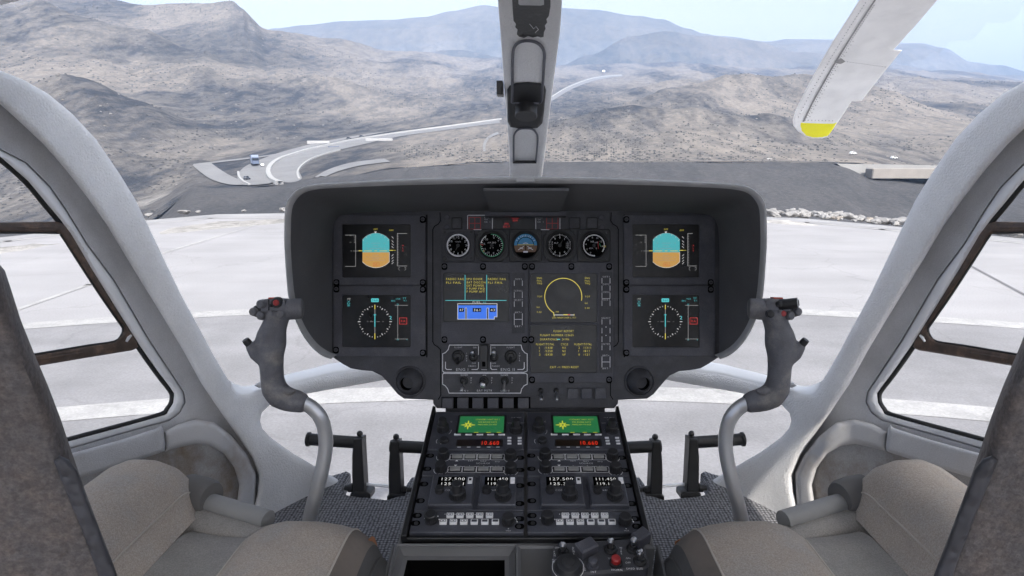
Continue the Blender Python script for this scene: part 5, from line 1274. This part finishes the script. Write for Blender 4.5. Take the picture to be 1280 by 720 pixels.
def hillmat(name, sand, scrub, rock, s, lo=.46, hi=.58):
    m = bpy.data.materials.new(name); m.use_nodes = True; nt = m.node_tree; N = nt.nodes; L = nt.links; b = N['Principled BSDF']
    b.inputs['Roughness'].default_value = .95; b.inputs['Specular IOR Level'].default_value = .1
    tc = N.new('ShaderNodeTexCoord')
    def nz(scale, det=8, ro=.62, vec=None):
        n = N.new('ShaderNodeTexNoise'); n.inputs['Scale'].default_value = scale; n.inputs['Detail'].default_value = det; n.inputs['Roughness'].default_value = ro
        L.new(vec or tc.outputs['Object'], n.inputs['Vector']); return n.outputs['Fac']
    def mr(i, a, b_, c, d):
        r = N.new('ShaderNodeMapRange'); r.inputs[1].default_value = a; r.inputs[2].default_value = b_; r.inputs[3].default_value = c; r.inputs[4].default_value = d; L.new(i, r.inputs[0]); return r.outputs[0]
    def mix(f, a, b_):
        x = N.new('ShaderNodeMix'); x.data_type = 'RGBA'; L.new(f, x.inputs['Factor'])
        for k, v in (('A', a), ('B', b_)):
            if isinstance(v, tuple): x.inputs[k].default_value = (*v, 1)
            else: L.new(v, x.inputs[k])
        return x.outputs['Result']
    mp = N.new('ShaderNodeMapping'); mp.inputs['Scale'].default_value = (1.0, .22, .8); L.new(tc.outputs['Object'], mp.inputs[0])
    big = mr(nz(1/s, 9, .6, mp.outputs[0]), lo, hi, 0, 1)
    fine = mr(nz(14/s, 6, .7, mp.outputs[0]), .44, .60, 0, 1)
    mm = N.new('ShaderNodeMath'); mm.operation = 'MULTIPLY_ADD'; mm.inputs[1].default_value = .62; L.new(big, mm.inputs[0])
    f3 = N.new('ShaderNodeMath'); f3.operation = 'MULTIPLY'; f3.inputs[1].default_value = .42; L.new(fine, f3.inputs[0]); L.new(f3.outputs[0], mm.inputs[2])
    c = mix(mm.outputs[0], sand, scrub)
    rk = mr(nz(5/s, 10, .75, mp.outputs[0]), .62, .70, 0, .8); c = mix(rk, c, rock)
    sc2 = N.new('ShaderNodeVectorMath'); sc2.operation = 'SCALE'; L.new(c, sc2.inputs[0]); L.new(mr(nz(40/s, 4, .7), .3, .7, .72, 1.28), sc2.inputs['Scale'])
    L.new(sc2.outputs[0], b.inputs['Base Color'])
    bp = N.new('ShaderNodeBump'); bp.inputs['Strength'].default_value = .8; bp.inputs['Distance'].default_value = s*.02; L.new(nz(10/s, 8, .7), bp.inputs['Height']); L.new(bp.outputs[0], b.inputs['Normal'])
    return m
SAND, SCRUB, ROCK = (.172, .156, .141), (.032, .035, .043), (.21, .20, .19)
M_bank = hillmat('shade_toned_bank_earth', (.066, .065, .068), (.044, .045, .049), (.10, .098, .096), 60)  # dark soil, kept dark so its colour also stands in for slope shade
M_near = hillmat('dry_hillside', SAND, SCRUB, ROCK, 170)
M_mid = hillmat('scrubby_range', (.12, .11, .10), (.05, .054, .055), (.18, .165, .15), 700)
M_far = hillmat('far_mountain_rock', (.13, .12, .105), (.06, .062, .06), (.17, .155, .14), 1800)
# ground sheet to the horizon, a little below everything
mb = MB(); mb.rect(-4600, -4600, 4600, 4600, -60); struct(mb.build('ground', M_mid))
# rough verge round the plateau
vg = []
mb = MB()
N_ = 140
for i in range(N_+1):
    a = math.pi*(1.06-1.12*i/N_); 
    for j, (rr_, zz) in enumerate(((16, -.35), (20.2, -.02), (21.2, .0), (23, -.05), (26, -.8), (34, -5), (50, -14), (110, -34), (210, -42))):
        wob = fbm(math.cos(a)*6, math.sin(a)*6+j*.7, 4, 5)
        k_ = 1.0 if j < 2 else 1+.06*wob
        vg.append((rr_*math.cos(a)*k_*(.62 if j < 4 else .62+.38*min(1, (j-3)/3)), 0+rr_*math.sin(a)*k_, zz+(wob*.22 if 1 < j < 5 else wob*2 if j > 5 else 0)))
vs_ = vg; c = 9
mb.add(vs_, [(i*c+j, (i+1)*c+j, (i+1)*c+j+1, i*c+j+1) for i in range(N_) for j in range(c-1)])
struct(mb.build('verge', hillmat('stony_verge', (.36, .35, .34), (.20, .195, .19), (.5, .49, .48), 14), smooth=180))

bank_cols = [(-300, [(150, 310), (175, 305), (200, 298), (225, 296)]), (100, [(150, 310), (175, 302), (200, 294), (225, 291)]), (190, [(150, 305), (180, 290), (205, 281), (230, 276)]), (245, [(150, 298), (185, 270), (225, 245), (250, 236)]), (320, [(150, 295), (190, 268), (235, 240), (258, 235)]), (420, [(150, 292), (190, 268), (240, 230), (262, 221)]), (520, [(150, 292), (190, 268), (245, 222), (266, 209)]), (650, [(150, 292), (195, 266), (250, 215), (270, 203.5)]), (1040, [(150, 292), (195, 266), (250, 214), (270, 203.5)]), (1100, [(150, 296), (195, 275), (240, 236), (262, 222)]), (1180, [(150, 300), (195, 280), (240, 240), (262, 232)]), (1600, [(150, 300), (195, 280), (240, 240), (262, 232)])]
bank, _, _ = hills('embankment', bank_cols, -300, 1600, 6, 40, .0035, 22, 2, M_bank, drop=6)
# road-side mask keeps the valley floor smooth
def msk(px, py, t):
    c_ = lerp_table([(225, 215), (300, 210), (400, 185), (500, 170), (620, 150), (700, 112), (800, 90)], px)
    g = max(.10, min(1, abs(py-c_)/45-.35))
    e = max(0, min(1, (px-170)/70))*max(0, min(1, (850-px)/90))
    e = e*e*(3-2*e)
    return 1+(g-1)*e
near_cols = [(-400, [(230, 300), (330, 210), (480, 110), (700, 20), (900, -60), (1100, -120)]), (-100, [(225, 300), (330, 210), (480, 130), (700, 50), (900, -10), (1150, -45)]), (40, [(225, 292), (330, 212), (480, 140), (700, 75), (950, 25), (1200, -10)]), (110, [(220, 285), (300, 225), (420, 165), (700, 90), (1000, 35), (1250, -4)]), (180, [(222, 278), (300, 245), (430, 180), (700, 110), (1000, 50), (1280, 8)]), (250, [(245, 238), (330, 214), (480, 178), (750, 115), (1050, 52), (1300, 7)]), (290, [(256, 234), (350, 210), (520, 172), (800, 118), (1100, 55), (1310, 4)]), (304, [(258, 234), (350, 209), (530, 171), (800, 120), (1100, 60), (1310, 14)]), (312, [(258, 234), (350, 208), (530, 171), (800, 120), (1100, 66), (1310, 32)]), (340, [(260, 232), (360, 204), (550, 168), (850, 120), (1200, 72), (1420, 40)]), (420, [(264, 222), (380, 196), (600, 165), (950, 122), (1400, 78), (1700, 52)]), (500, [(268, 210), (400, 190), (680, 158), (1100, 118), (1700, 84), (2100, 66)]), (620, [(272, 203), (420, 186), (760, 146), (1300, 112), (2000, 88), (2500, 76)]), (700, [(274, 203), (430, 182), (800, 142), (1400, 110), (2100, 92), (2600, 82)]), (760, [(274, 203), (430, 180), (760, 138), (1300, 112), (2100, 94), (2600, 80)]), (860, [(274, 203), (420, 172), (700, 132), (1300, 110), (2000, 94), (2600, 80)]), (960, [(274, 203), (420, 176), (720, 142), (1300, 118), (2000, 102), (2600, 86)]), (1060, [(274, 203), (430, 178), (720, 142), (1300, 112), (2000, 96), (2600, 84)]), (1180, [(268, 224), (430, 184), (720, 146), (1300, 114), (2000, 102), (2600, 92)]), (1300, [(268, 224), (430, 186), (720, 150), (1300, 120), (2000, 110), (2600, 104)]), (1700, [(268, 224), (430, 190), (720, 150), (1300, 120), (2000, 110), (2600, 100)])]
BUMPS = [(P(x, y, d).x, P(x, y, d).y, r, h) for x, y, d, r, h in ((905, 128, 800, 150, 34), (960, 172, 480, 80, 14), (790, 165, 520, 90, 13), (700, 180, 420, 55, 7), (1020, 140, 800, 130, 24), (1110, 150, 700, 110, 20), (850, 190, 380, 50, 6), (90, 140, 440, 120, 26), (140, 205, 330, 60, 12), (60, 60, 800, 160, 45), (190, 90, 850, 130, 26), (400, 120, 900, 140, 20), (265, 120, 760, 90, 16), (600, 190, 430, 40, 5))]
near, nv, nf = hills('hillside', near_cols, -400, 1700, 3, 190, .040, 210, 11, M_near, msk, drop=80, bumps=BUMPS, crest=True)
mid_cols = [(-200, [(2650, 120), (2860, 80), (3080, 40)]), (330, [(2650, 120), (2860, 80), (3080, 48)]), (480, [(2650, 120), (2860, 95), (3080, 72)]), (570, [(2650, 120), (2860, 90), (3080, 64)]), (640, [(2650, 120), (2860, 95), (3080, 74)]), (700, [(2650, 120), (2860, 98), (3080, 82)]), (735, [(2650, 120), (2860, 88), (3080, 70)]), (790, [(2650, 120), (2860, 78), (3080, 47)]), (830, [(2650, 120), (2860, 72), (3080, 41)]), (880, [(2650, 120), (2860, 75), (3080, 47)]), (940, [(2650, 120), (2860, 78), (3080, 52)]), (1000, [(2650, 120), (2860, 88), (3080, 66)]), (1100, [(2650, 125), (2860, 98), (3080, 80)]), (1200, [(2650, 130), (2860, 110), (3080, 94)]), (1600, [(2650, 140), (2860, 118), (3080, 104)])]
hills('middle_hills', mid_cols, -200, 1600, 4, 80, .020, 600, 21, M_mid, drop=300, crest=True)
fc = [(-300, 80), (300, 52), (345, 37), (380, 33), (430, 28), (480, 26), (530, 22), (565, 15), (605, 8), (640, 13), (700, 11), (740, 13), (800, 21), (825, 25), (860, 37), (880, 43), (900, 46), (960, 53), (985, 50), (1050, 51), (1100, 56), (1150, 55), (1180, 61), (1215, 80), (1250, 85), (1280, 96), (1400, 118), (1700, 140)]
far_cols = [(px, [(3400, 112), (3700, 24+y*.72), (4050, y)]) for px, y in fc]
hills('mountains', far_cols, -300, 1700, 4, 90, .014, 900, 31, M_far, drop=800, ridg=.7, crest=True)
# cliff on the left crest
cl = MB(); random.seed(3)
# ---- road draped on the valley floor
bvh = BVHTree.FromPolygons([tuple(v) for v in nv], nf)
def hit(px, py):
    h = bvh.ray_cast(CAM, ray(px, py).normalized())
    return h[0] if h[0] is not None else P(px, py, 600)
def drape(name, A, B, mt, lift=.5, n=6, kerb=None):
    """strip between two edge lines laid on the hillside"""
    a_ = spline([(x, y, 0) for x, y in A], n); b_ = spline([(x, y, 0) for x, y in B], n); m_ = 8
    mb = MB(); vs = []
    for p, q_ in zip(a_, b_):
        for k in range(m_+1):
            h_ = hit(p[0]+(q_[0]-p[0])*k/m_, p[1]+(q_[1]-p[1])*k/m_); vs.append((h_.x, h_.y, h_.z+lift))
    mb.add(vs, [(i*(m_+1)+k, i*(m_+1)+k+1, (i+1)*(m_+1)+k+1, (i+1)*(m_+1)+k) for i in range(len(a_)-1) for k in range(m_)]); return mb.build(name, mt, smooth=60)
M_road = mat('pale_road_asphalt', (.15, .15, .154), .85, var=.08, vscale=.05, col2=(.125, .125, .13), c2scale=.08)
M_conc = mat('white_concrete_barrier', (.28, .28, .28), .7, var=.08, vscale=.3)
M_grey = mat('pale_concrete_wall', (.15, .148, .145), .8, var=.15, vscale=.1)
struct(drape('slip_road', [(241, 208), (262, 224), (285, 231.5), (303, 232.3)], [(263, 204), (277, 214), (291, 222), (304, 227.5)], M_road, .45))
struct(drape('slip_road', [(241, 208), (270, 204.3), (320, 198.3), (352, 193)], [(242, 206), (270, 202.5), (320, 196.6), (352, 192)], M_road, .45))
struct(drape('road', [(304, 232.5), (318, 232.5), (341, 229), (334, 219), (336, 207), (352, 196), (392, 184), (440, 173.5), (500, 163), (560, 155), (625, 147)], [(299, 229), (297, 221), (304, 211), (318, 203.5), (345, 193), (375, 184.5), (391, 180.5), (405, 177.5), (420, 174.5), (440, 171), (465, 167), (510, 160.5), (562, 152.5), (624, 144)], M_road))
struct(drape('road', [(349, 228), (362, 229.5), (377, 225), (374, 213), (385, 202), (410, 192), (450, 182), (500, 171), (560, 162.5), (625, 154)], [(341, 224), (337, 214), (344, 205), (356, 198), (380, 190), (410, 182), (450, 175), (500, 166), (560, 157.5), (624, 149)], M_road, .45))
struct(drape('road', [(688, 128), (706, 116.5), (723, 108), (743, 101), (762, 97.2), (778, 95.8)], [(688, 121.5), (704, 111), (720, 103.5), (740, 97), (761, 93.8), (777, 93)], M_road, .6))
struct(drape('slip_road', [(388, 226), (410, 213), (440, 204), (480, 199)], [(398, 227), (420, 216), (450, 208), (488, 203)], M_road, .4))
struct(drape('slip_road', [(604, 190), (604, 180), (610, 171), (622, 165)], [(607, 190), (607.5, 181), (613, 173), (624, 167.5)], M_road, .4))
def wallstrip(name, line, h, th, mt, label, cat, n=6):
    pts = [hit(p[0], p[1]) for p in spline([(x, y, 0) for x, y in line], n)]
    mb = MB(); vs = []
    for i, p in enumerate(pts):
        t = (pts[min(i+1, len(pts)-1)]-pts[max(0, i-1)]); t.z = 0; t.normalize(); nn = Vector((-t.y, t.x, 0))*th/2
        vs += [p-nn*1.5-Vector((0, 0, 2)), p-nn+Vector((0, 0, h)), p+nn+Vector((0, 0, h)), p+nn*1.5-Vector((0, 0, 2))]
    c_ = 4; fs = [(i*c_+j, i*c_+j+1, (i+1)*c_+j+1, (i+1)*c_+j) for i in range(len(pts)-1) for j in range(3)]+[(0, 1, 2, 3), tuple(len(vs)-4+j for j in range(4))]
    o_ = pts[len(pts)//2]; mb.add(vs, fs)
    return tag(mb.build(name, mt, loc=o_, smooth=40), label, cat)
wallstrip('road_barrier', [(352, 231.5), (340, 226), (335.5, 217), (339, 208), (350, 200), (368, 193.5), (392, 186.5), (440, 176), (500, 166.5), (560, 158.5), (626, 149.5)], 1.5, 2.2, M_conc, 'long white concrete barrier curving between the two carriageways of the valley road', 'road barrier')
wallstrip('road_barrier', [(687, 123), (704, 112.5), (720, 105), (740, 98.2), (761, 95), (777, 94)], 1.4, 2.5, M_conc, 'far white barrier along the upper road right of the centre post', 'road barrier')
wallstrip('road_kerb', [(298, 216), (299, 222), (304, 228), (312, 232)], .9, 1, M_conc, 'short curved white kerb by the dark truck at the hairpin', 'road kerb')
wallstrip('road_kerb', [(374, 225), (372, 217), (376, 209), (388, 200), (405, 193.5), (425, 188)], .8, .9, M_conc, 'thin pale kerb rounding the inner carriageway of the hairpin', 'road kerb')
def block(name, px, py, w, h, dpt, mt, label, cat, ang=0, group=None):
    p = hit(px, py); mb = MB(Matrix.Translation(p) @ Matrix.Rotation(ang, 4, 'Z'))
    mb.prism(rrect(-w/2, -dpt/2, w/2, dpt/2, .3, 3), -1, h, .3); return tag(mb.build(name, mt, loc=p), label, cat, group)
# ---- vehicles
def vehicle(px, py, L_, wd, h, ang, paint, label, cat, truck=False, bv=bvh, lift=.6, group=None):
    h0 = bv.ray_cast(CAM, ray(px, py).normalized()); p = (h0[0] if h0[0] is not None else P(px, py, 300))+Vector((0, 0, lift))
    t = thing('truck' if truck else 'car', p, label, cat, group); T = Matrix.Translation(p) @ Matrix.Rotation(ang, 4, 'Z')
    mb = MB(T)
    if truck:
        mb.prism(rrect(-L_/2, -wd/2, L_*.22, wd/2, .15, 2), .9, h, .15); mb.build('cargo_box', paint, t, t)
        mb = MB(T); mb.prism(rrect(L_*.25, -wd/2*.95, L_/2, wd/2*.95, .25, 3), .7, h*.78, .35); cab = mb.build('cab', M_cab, t, t)
        mb = MB(T); mb.box(L_/2-.25, -wd/2*.85, h*.45, L_/2+.03, wd/2*.85, h*.68); mb.box(L_*.3, -wd/2*.97, h*.45, L_*.44, wd/2*.97, h*.66); mb.build('cab_window', M_win, cab, t)
        mb = MB(T); mb.box(-L_/2+.2, -wd/2*.8, .55, L_/2-.2, wd/2*.8, .92); mb.build('chassis', M['black'], t, t)
        wx = (-L_*.36, -L_*.26, L_*.36); wr = .5
    else:
        prof = [(-L_/2, .35), (-L_/2, .8), (-L_*.42, .95), (-L_*.36, h*.97), (-L_*.05, h), (L_*.12, h*.93), (L_*.24, .98), (L_*.46, .8), (L_/2, .6), (L_/2, .35)]
        Tm = T @ Matrix.Translation((0, wd/2, 0)) @ Matrix.Rotation(math.pi/2, 4, 'X')
        mb = MB(Tm); mb.prism(prof, 0, wd, .08); b_ = mb.build('body', paint, t, t)
        mb = MB(Tm); mb.prism([(-L_*.34, .98), (-L_*.31, h*.9), (-L_*.05, h*.93), (L_*.10, h*.87), (L_*.19, .98)], -.012, wd+.012, 0); mb.build('window', M_win, b_, t)
        wx = (-L_*.31, L_*.31); wr = .34
    for x in wx:
        for y in (-1, 1):
            mb = MB(T @ Matrix.Translation((x, y*wd*.44, wr)) @ Matrix.Rotation(math.pi/2, 4, 'X')); mb.lathe([(.01, -.13), (wr, -.13), (wr, .13), (.01, .13)], 14); mb.build('wheel', M['black'], t, t)
    return t
M_cab = mat('slate_truck_cab', (.07, .09, .14), .4, var=.05); M_win = mat('dark_car_window', (.01, .012, .015), .15, var=.05)
pw = mat('white_car_paint', (.75, .75, .75), .3, var=.04); pd = mat('dark_car_paint', (.05, .055, .07), .3, var=.04); ptk = mat('blue_grey_truck_box', (.20, .24, .33), .5, var=.1)
vehicle(319, 207.5, 11, 3.8, 5.6, math.radians(-62), ptk, 'blue-grey box truck driving round the hairpin of the valley road', 'truck', True)
vehicle(309, 226, 2.8, 1.6, 1.7, math.radians(60), pd, 'tiny dark car at the hairpin in front of the truck', 'car')
vehicle(328, 209, 2.6, 1.5, 1.3, math.radians(-60), pw, 'tiny white car right beside the truck', 'car')
vehicle(436, 174.5, 4.5, 1.9, 1.6, math.radians(20), pd, 'dark car on the valley road, left of two', 'car')
vehicle(452, 172, 4.5, 1.9, 1.6, math.radians(20), pd, 'dark car on the valley road, right of two', 'car')
vehicle(755, 90.5, 14, 3.6, 7, math.radians(25), pw, 'white truck far up the road near the crest', 'truck', True)
block('container', 398, 179.5, 17, 2.2, 2.5, M_conc, 'long white container on the road edge above the dash top left corner', 'container', math.radians(12))
block('container', 474, 176, 22, 2.0, 2.5, M_conc, 'white container between the road and the dry field', 'container', math.radians(8))
block('field_hut', 417, 184.5, 8, 1.2, 4, mat('slate_roof', (.09, .1, .13), .7), 'small dark low hut beside the valley road', 'hut', math.radians(15))
# ---- right: retaining wall, road on the bank with guard rail and cars
bvb = BVHTree.FromObject(bank, bpy.context.evaluated_depsgraph_get())
def bpos(px, py, d): return P(px, py, d)
def rail():
    mb = MB(); pts = [P(x, y, 271) for x, y in ((560, 206.5), (640, 203.8), (760, 202.4), (900, 202), (1000, 202.2), (1045, 203))]
    for a, b in zip(pts, pts[1:]):
        n_ = int((b-a).length/5)
        for k_ in range(n_): p = a.lerp(b, k_/n_); mb.box(p.x-.12, p.y-.12, p.z-1.3, p.x+.12, p.y+.12, p.z+.35)
    r_ = [p+Vector((0, -.2, .2)) for p in pts]; mb.tube(r_, .26, 6)
    return tag(mb.build('guard_rail', mat('weathered_dark_rail', (.09, .085, .085), .7, var=.2, vscale=.5), loc=pts[2]), 'thin dark guard rail along the top of the dark bank', 'guard rail')
rail()
mb = MB(); 
v = [P(1046, 204.5, 263), P(1180, 207, 263), P(1330, 207, 263), P(1330, 224, 258), P(1120, 222.5, 258), P(1092, 231, 256), P(1060, 214, 262)]
mb.add([tuple(p) for p in v]+[tuple(p+Vector((0, 6, 0))) for p in v], [(0, 1, 2, 3, 4, 5, 6), tuple(range(13, 6, -1))]+[(i, (i+1) % 7, 7+(i+1) % 7, 7+i) for i in range(7)])
tag(mb.build('bridge_abutment', M_grey, loc=v[4]), 'pale sloping concrete bridge abutment behind the right boulders', 'abutment')
mb = MB(); a = P(1090, 223, 254); b = P(1330, 226, 254)
mb.box(a.x, a.y, a.z, b.x, a.y+6, P(1090, 210.5, 254).z); tag(mb.build('retaining_wall', mat('tan_wall_concrete', (.19, .175, .16), .8, var=.12, vscale=.2), loc=a), 'long tan concrete bridge wall beside the right door pillar', 'wall')
vehicle(1066, 194.5, 3.6, 1.8, 1.7, .2, pw, 'small white car above the concrete abutment, under the blade tip', 'car')
vehicle(1117, 200, 3.4, 1.8, 1.6, .2, pw, 'small white car close to the right door pillar', 'car')
vehicle(962, 203, 2.8, 1.6, 1.3, 0, pw, 'small white car by the guard rail right of the dash', 'car')
# ---- dry bushes and loose stones strewn over the hillside
def strew(name, n_, base, r0, r1, m_, thr, seed, lim=1.0):
    rnd = random.Random(seed); vs = []; fs = []; nvx = len(nv); c_ = 0; tries = 0
    ico = [(0, 0, 1), (.87, 0, .35), (.27, .83, .4), (-.7, .51, .3), (-.72, -.5, .38), (.25, -.85, .33), (.75, .5, -.4), (-.3, .85, -.4), (-.9, 0, -.4), (-.3, -.85, -.4), (.7, -.55, -.4)]
    fc_ = [(0, 1, 2), (0, 2, 3), (0, 3, 4), (0, 4, 5), (0, 5, 1), (1, 6, 2), (2, 7, 3), (3, 8, 4), (4, 9, 5), (5, 10, 1), (2, 6, 7), (3, 7, 8), (4, 8, 9), (5, 9, 10), (1, 10, 6)]
    while c_ < n_ and tries < n_*12:
        tries += 1; p = nv[rnd.randrange(nvx)]; q_ = p-CAM; d = q_.dot(F)
        if d > 1500 or d < 200: continue
        px = CX+FPX*q_.dot(R)/d; py = CY-FPX*q_.dot(U)/d
        if px < -80 or px > 1360: continue
        if 240 < px < 640 and abs(py-lerp_table([(240, 215), (300, 214), (360, 203), (420, 186), (500, 168), (640, 148)], px)) < (26 if px < 400 else 15): continue
        if 378 < px < 505 and 190 < py < 234: continue
        if 640 <= px < 780 and abs(py-lerp_table([(640, 145), (700, 112), (780, 94)], px)) < 9: continue
        if fbm(p.x/90, p.y/130, 4, seed)+rnd.uniform(-.25, .25) < thr: continue
        s_ = base*rnd.uniform(r0, r1)*(.55+d/900); o_ = len(vs); a = rnd.uniform(0, 6.3); ca, sa = math.cos(a), math.sin(a)
        for x, y, z in ico:
            k_ = s_*rnd.uniform(.7, 1.25); x, y = x*ca-y*sa, x*sa+y*ca
            vs.append((p.x+x*k_*1.25, p.y+y*k_*1.25, p.z+z*k_*.75))
        fs += [tuple(o_+i for i in f) for f in fc_]; c_ += 1
    me = bpy.data.meshes.new(name); me.from_pydata(vs, [], fs); me.materials.append(m_)
    o_ = bpy.data.objects.new(name, me); COL.objects.link(o_); struct(o_, 'stuff')
strew('scrub', 12000, .62, .3, 1.4, mat('dusty_scrub', (.048, .050, .053), .95, var=.35, vscale=.05, spec=.1), .06, 4)
strew('loose_stones', 1000, .6, .3, 1.6, mat('hill_stone', (.18, .17, .16), .95, var=.3, vscale=.05, spec=.1), -.02, 9)
# ---- boulders and rubble along the edge of the plateau
M_bld = mat('chalky_boulder', (.21, .208, .212), .9, var=.15, vscale=2, bump=.6, bscale=9, bdist=.04, col2=(.22, .215, .21), c2scale=2.5)
M_bld2 = mat('tan_boulder', (.27, .245, .22), .9, var=.15, vscale=2, bump=.6, bscale=9, bdist=.04, col2=(.2, .18, .16), c2scale=2.5)
def rock_mesh(seed):
    bm = bmesh.new(); bmesh.ops.create_icosphere(bm, subdivisions=3, radius=1)
    for v in bm.verts:
        n_ = noise.noise(v.co*1.3+Vector((seed*5.1, 0, 0))); c2 = noise.cell(v.co*1.6+Vector((0, seed*3.3, 0)))
        v.co *= .82+.38*n_+.16*c2
        v.co.z *= .68
    me = bpy.data.meshes.new('boulder'); bm.to_mesh(me); bm.free(); me.polygons.foreach_set('use_smooth', [True]*len(me.polygons)); me.set_sharp_from_angle(angle=.6); return me
rocks = [rock_mesh(k) for k in range(6)]; rocksT = [r.copy() for r in rocks]
for r in rocks: r.materials.append(M_bld)
for r in rocksT: r.materials.append(M_bld2)
for px, py, d, sc_, nm in ((286, 22, 1295, (34, 30, 34), 'pale craggy rock outcrop at the end of the left hill crest, beside the sky'), (228, 14, 1285, (26, 24, 14), 'low dark rock shoulder on the left hill crest')):
    me_ = bpy.data.meshes.new('rock_outcrop'); bm = bmesh.new(); bmesh.ops.create_icosphere(bm, subdivisions=4, radius=1)
    for v in bm.verts:
        v.co *= .8+.3*noise.noise(v.co*1.5+Vector((px, 0, 0)))+.16*noise.cell(v.co*3.1)+.08*noise.noise(v.co*7)
        v.co = Vector((v.co.x*sc_[0], v.co.y*sc_[1], v.co.z*sc_[2]))
    bm.to_mesh(me_); bm.free(); me_.materials.append(M_near)
    o_ = bpy.data.objects.new('rock_outcrop', me_); COL.objects.link(o_); o_.location = P(px, py+8, d); tag(o_, nm, 'rock outcrop')
random.seed(12)
def boulder(x, y, r, tan=False):
    o_ = bpy.data.objects.new('boulder', random.choice(rocksT if tan else rocks)); COL.objects.link(o_)
    o_.location = (x, y, r*.28); o_.rotation_euler = (random.uniform(-.3, .3), random.uniform(-.3, .3), random.uniform(0, 6.3)); o_.scale = (r*random.uniform(.9, 1.6), r*random.uniform(.8, 1.2), r*random.uniform(.7, 1.05))
    side = 'right of the dash' if x > 0 else 'left of the dash'
    tag(o_, ('tan boulder among white boulders on the apron edge, ' if tan else 'white boulder in the row along the apron edge, ')+side, 'boulder', ('tan' if tan else 'white')+' boulders on the apron edge, '+side)
edgeR = [(7.7, 19.6), (8.7, 18.9), (9.9, 17.4), (10.7, 16.2), (11.9, 14.4), (13.4, 12)]
for k in range(44):
    t = k/43*4.6; i = min(4, int(t)); u = t-i
    x = edgeR[i][0]+(edgeR[i+1][0]-edgeR[i][0])*u+random.uniform(-.1, .55); y = edgeR[i][1]+(edgeR[i+1][1]-edgeR[i][1])*u+random.uniform(-.1, .9)
    boulder(x, y, random.choice((.08, .11, .14, .18, .23)), k in (14, 15, 18, 27))
for x, y, r in ((-11.9, 19.3, .12), (-11.2, 20.1, .15), (-10.9, 20.4, .1), (-9.6, 20.9, .07), (-8.3, 21, .14), (-6.9, 21.2, .08), (-12.6, 17.5, .12)): boulder(x, y, r)
mb = MB(); random.seed(5)
for k in range(260):
    t = random.random()*4.9; i = min(4, int(t)); u = t-i
    x = edgeR[i][0]+(edgeR[i+1][0]-edgeR[i][0])*u+random.uniform(-.1, 1.0); y = edgeR[i][1]+(edgeR[i+1][1]-edgeR[i][1])*u+random.uniform(-.1, 1.6); r = random.uniform(.03, .1)
    pr = [(r*random.uniform(.6, 1), -r*.5), (r*random.uniform(.8, 1.2), 0), (r*random.uniform(.4, .8), r*.6), (.001, r*.7)]
    mb.lathe(pr, 7, 0, Matrix.Translation((x, y, .02)) @ Matrix.Rotation(random.uniform(0, 6), 4, 'Z') @ Matrix.Rotation(random.uniform(-.4, .4), 4, 'X'))
struct(mb.build('rubble', M_bld, smooth=30), 'stuff')

# ================================================================== AIR, LIGHT, CAMERA
hz = bpy.data.materials.new('pale_air'); hz.use_nodes = True; nt = hz.node_tree; nt.nodes.clear()
o_ = nt.nodes.new('ShaderNodeOutputMaterial'); pv = nt.nodes.new('ShaderNodeVolumePrincipled')
pv.inputs['Color'].default_value = (.45, .64, 1.0, 1); pv.inputs['Density'].default_value = HAZE; pv.inputs['Anisotropy'].default_value = .0
nt.links.new(pv.outputs[0], o_.inputs['Volume'])
bm = bmesh.new(); bmesh.ops.create_cube(bm, size=1); me = bpy.data.meshes.new('haze'); bm.to_mesh(me); bm.free(); me.materials.append(hz)
h = bpy.data.objects.new('haze', me); COL.objects.link(h); h.scale = (9400, 9400, 1181); h.location = (0, 0, 529.5); struct(h, 'stuff')
SUN_AZ, SUN_EL = math.radians(SAZ), math.radians(SEL)       # azimuth clockwise from straight ahead
sd = Vector((math.sin(SUN_AZ)*math.cos(SUN_EL), math.cos(SUN_AZ)*math.cos(SUN_EL), math.sin(SUN_EL)))
l = bpy.data.lights.new('sun', 'SUN'); l.energy = SUN; l.angle = math.radians(.53); l.color = (1, .95, .88)
so = bpy.data.objects.new('sun', l); COL.objects.link(so); so.rotation_euler = sd.to_track_quat('Z', 'Y').to_euler()
w = bpy.data.worlds.new('World'); sc.world = w; w.use_nodes = True; nt = w.node_tree
sk = nt.nodes.new('ShaderNodeTexSky'); sk.sky_type = 'NISHITA'; sk.sun_disc = False; sk.sun_elevation = SUN_EL; sk.sun_rotation = SUN_AZ; sk.air_density = 1.0; sk.dust_density = 6; sk.ozone_density = 1
hs = nt.nodes.new('ShaderNodeHueSaturation'); hs.inputs['Saturation'].default_value = .26; hs.inputs['Value'].default_value = 1.0
nt.links.new(sk.outputs[0], hs.inputs['Color']); nt.links.new(hs.outputs[0], nt.nodes['Background'].inputs[0]); nt.nodes['Background'].inputs[1].default_value = SKYS
cd = bpy.data.cameras.new('camera'); cam = bpy.data.objects.new('camera', cd); COL.objects.link(cam)
cd.sensor_width = 36; cd.lens = 36*FPX/1280; cd.shift_x = -(CX-640)/1280; cd.clip_start = .02; cd.clip_end = 40000
cam.location = CAM; cam.rotation_euler = (math.pi/2-PITCH, 0, 0); sc.camera = cam
sc.view_settings.view_transform = 'Standard'; sc.view_settings.look = 'None'; sc.view_settings.gamma = 1; sc.view_settings.use_curve_mapping = False
sc.view_settings.exposure = EXPO
sc.cycles.use_denoising = True; sc.cycles.max_bounces = 8; sc.cycles.diffuse_bounces = 5; sc.cycles.transparent_max_bounces = 16; sc.cycles.volume_bounces = 1
sc.cycles.sample_clamp_indirect = 6
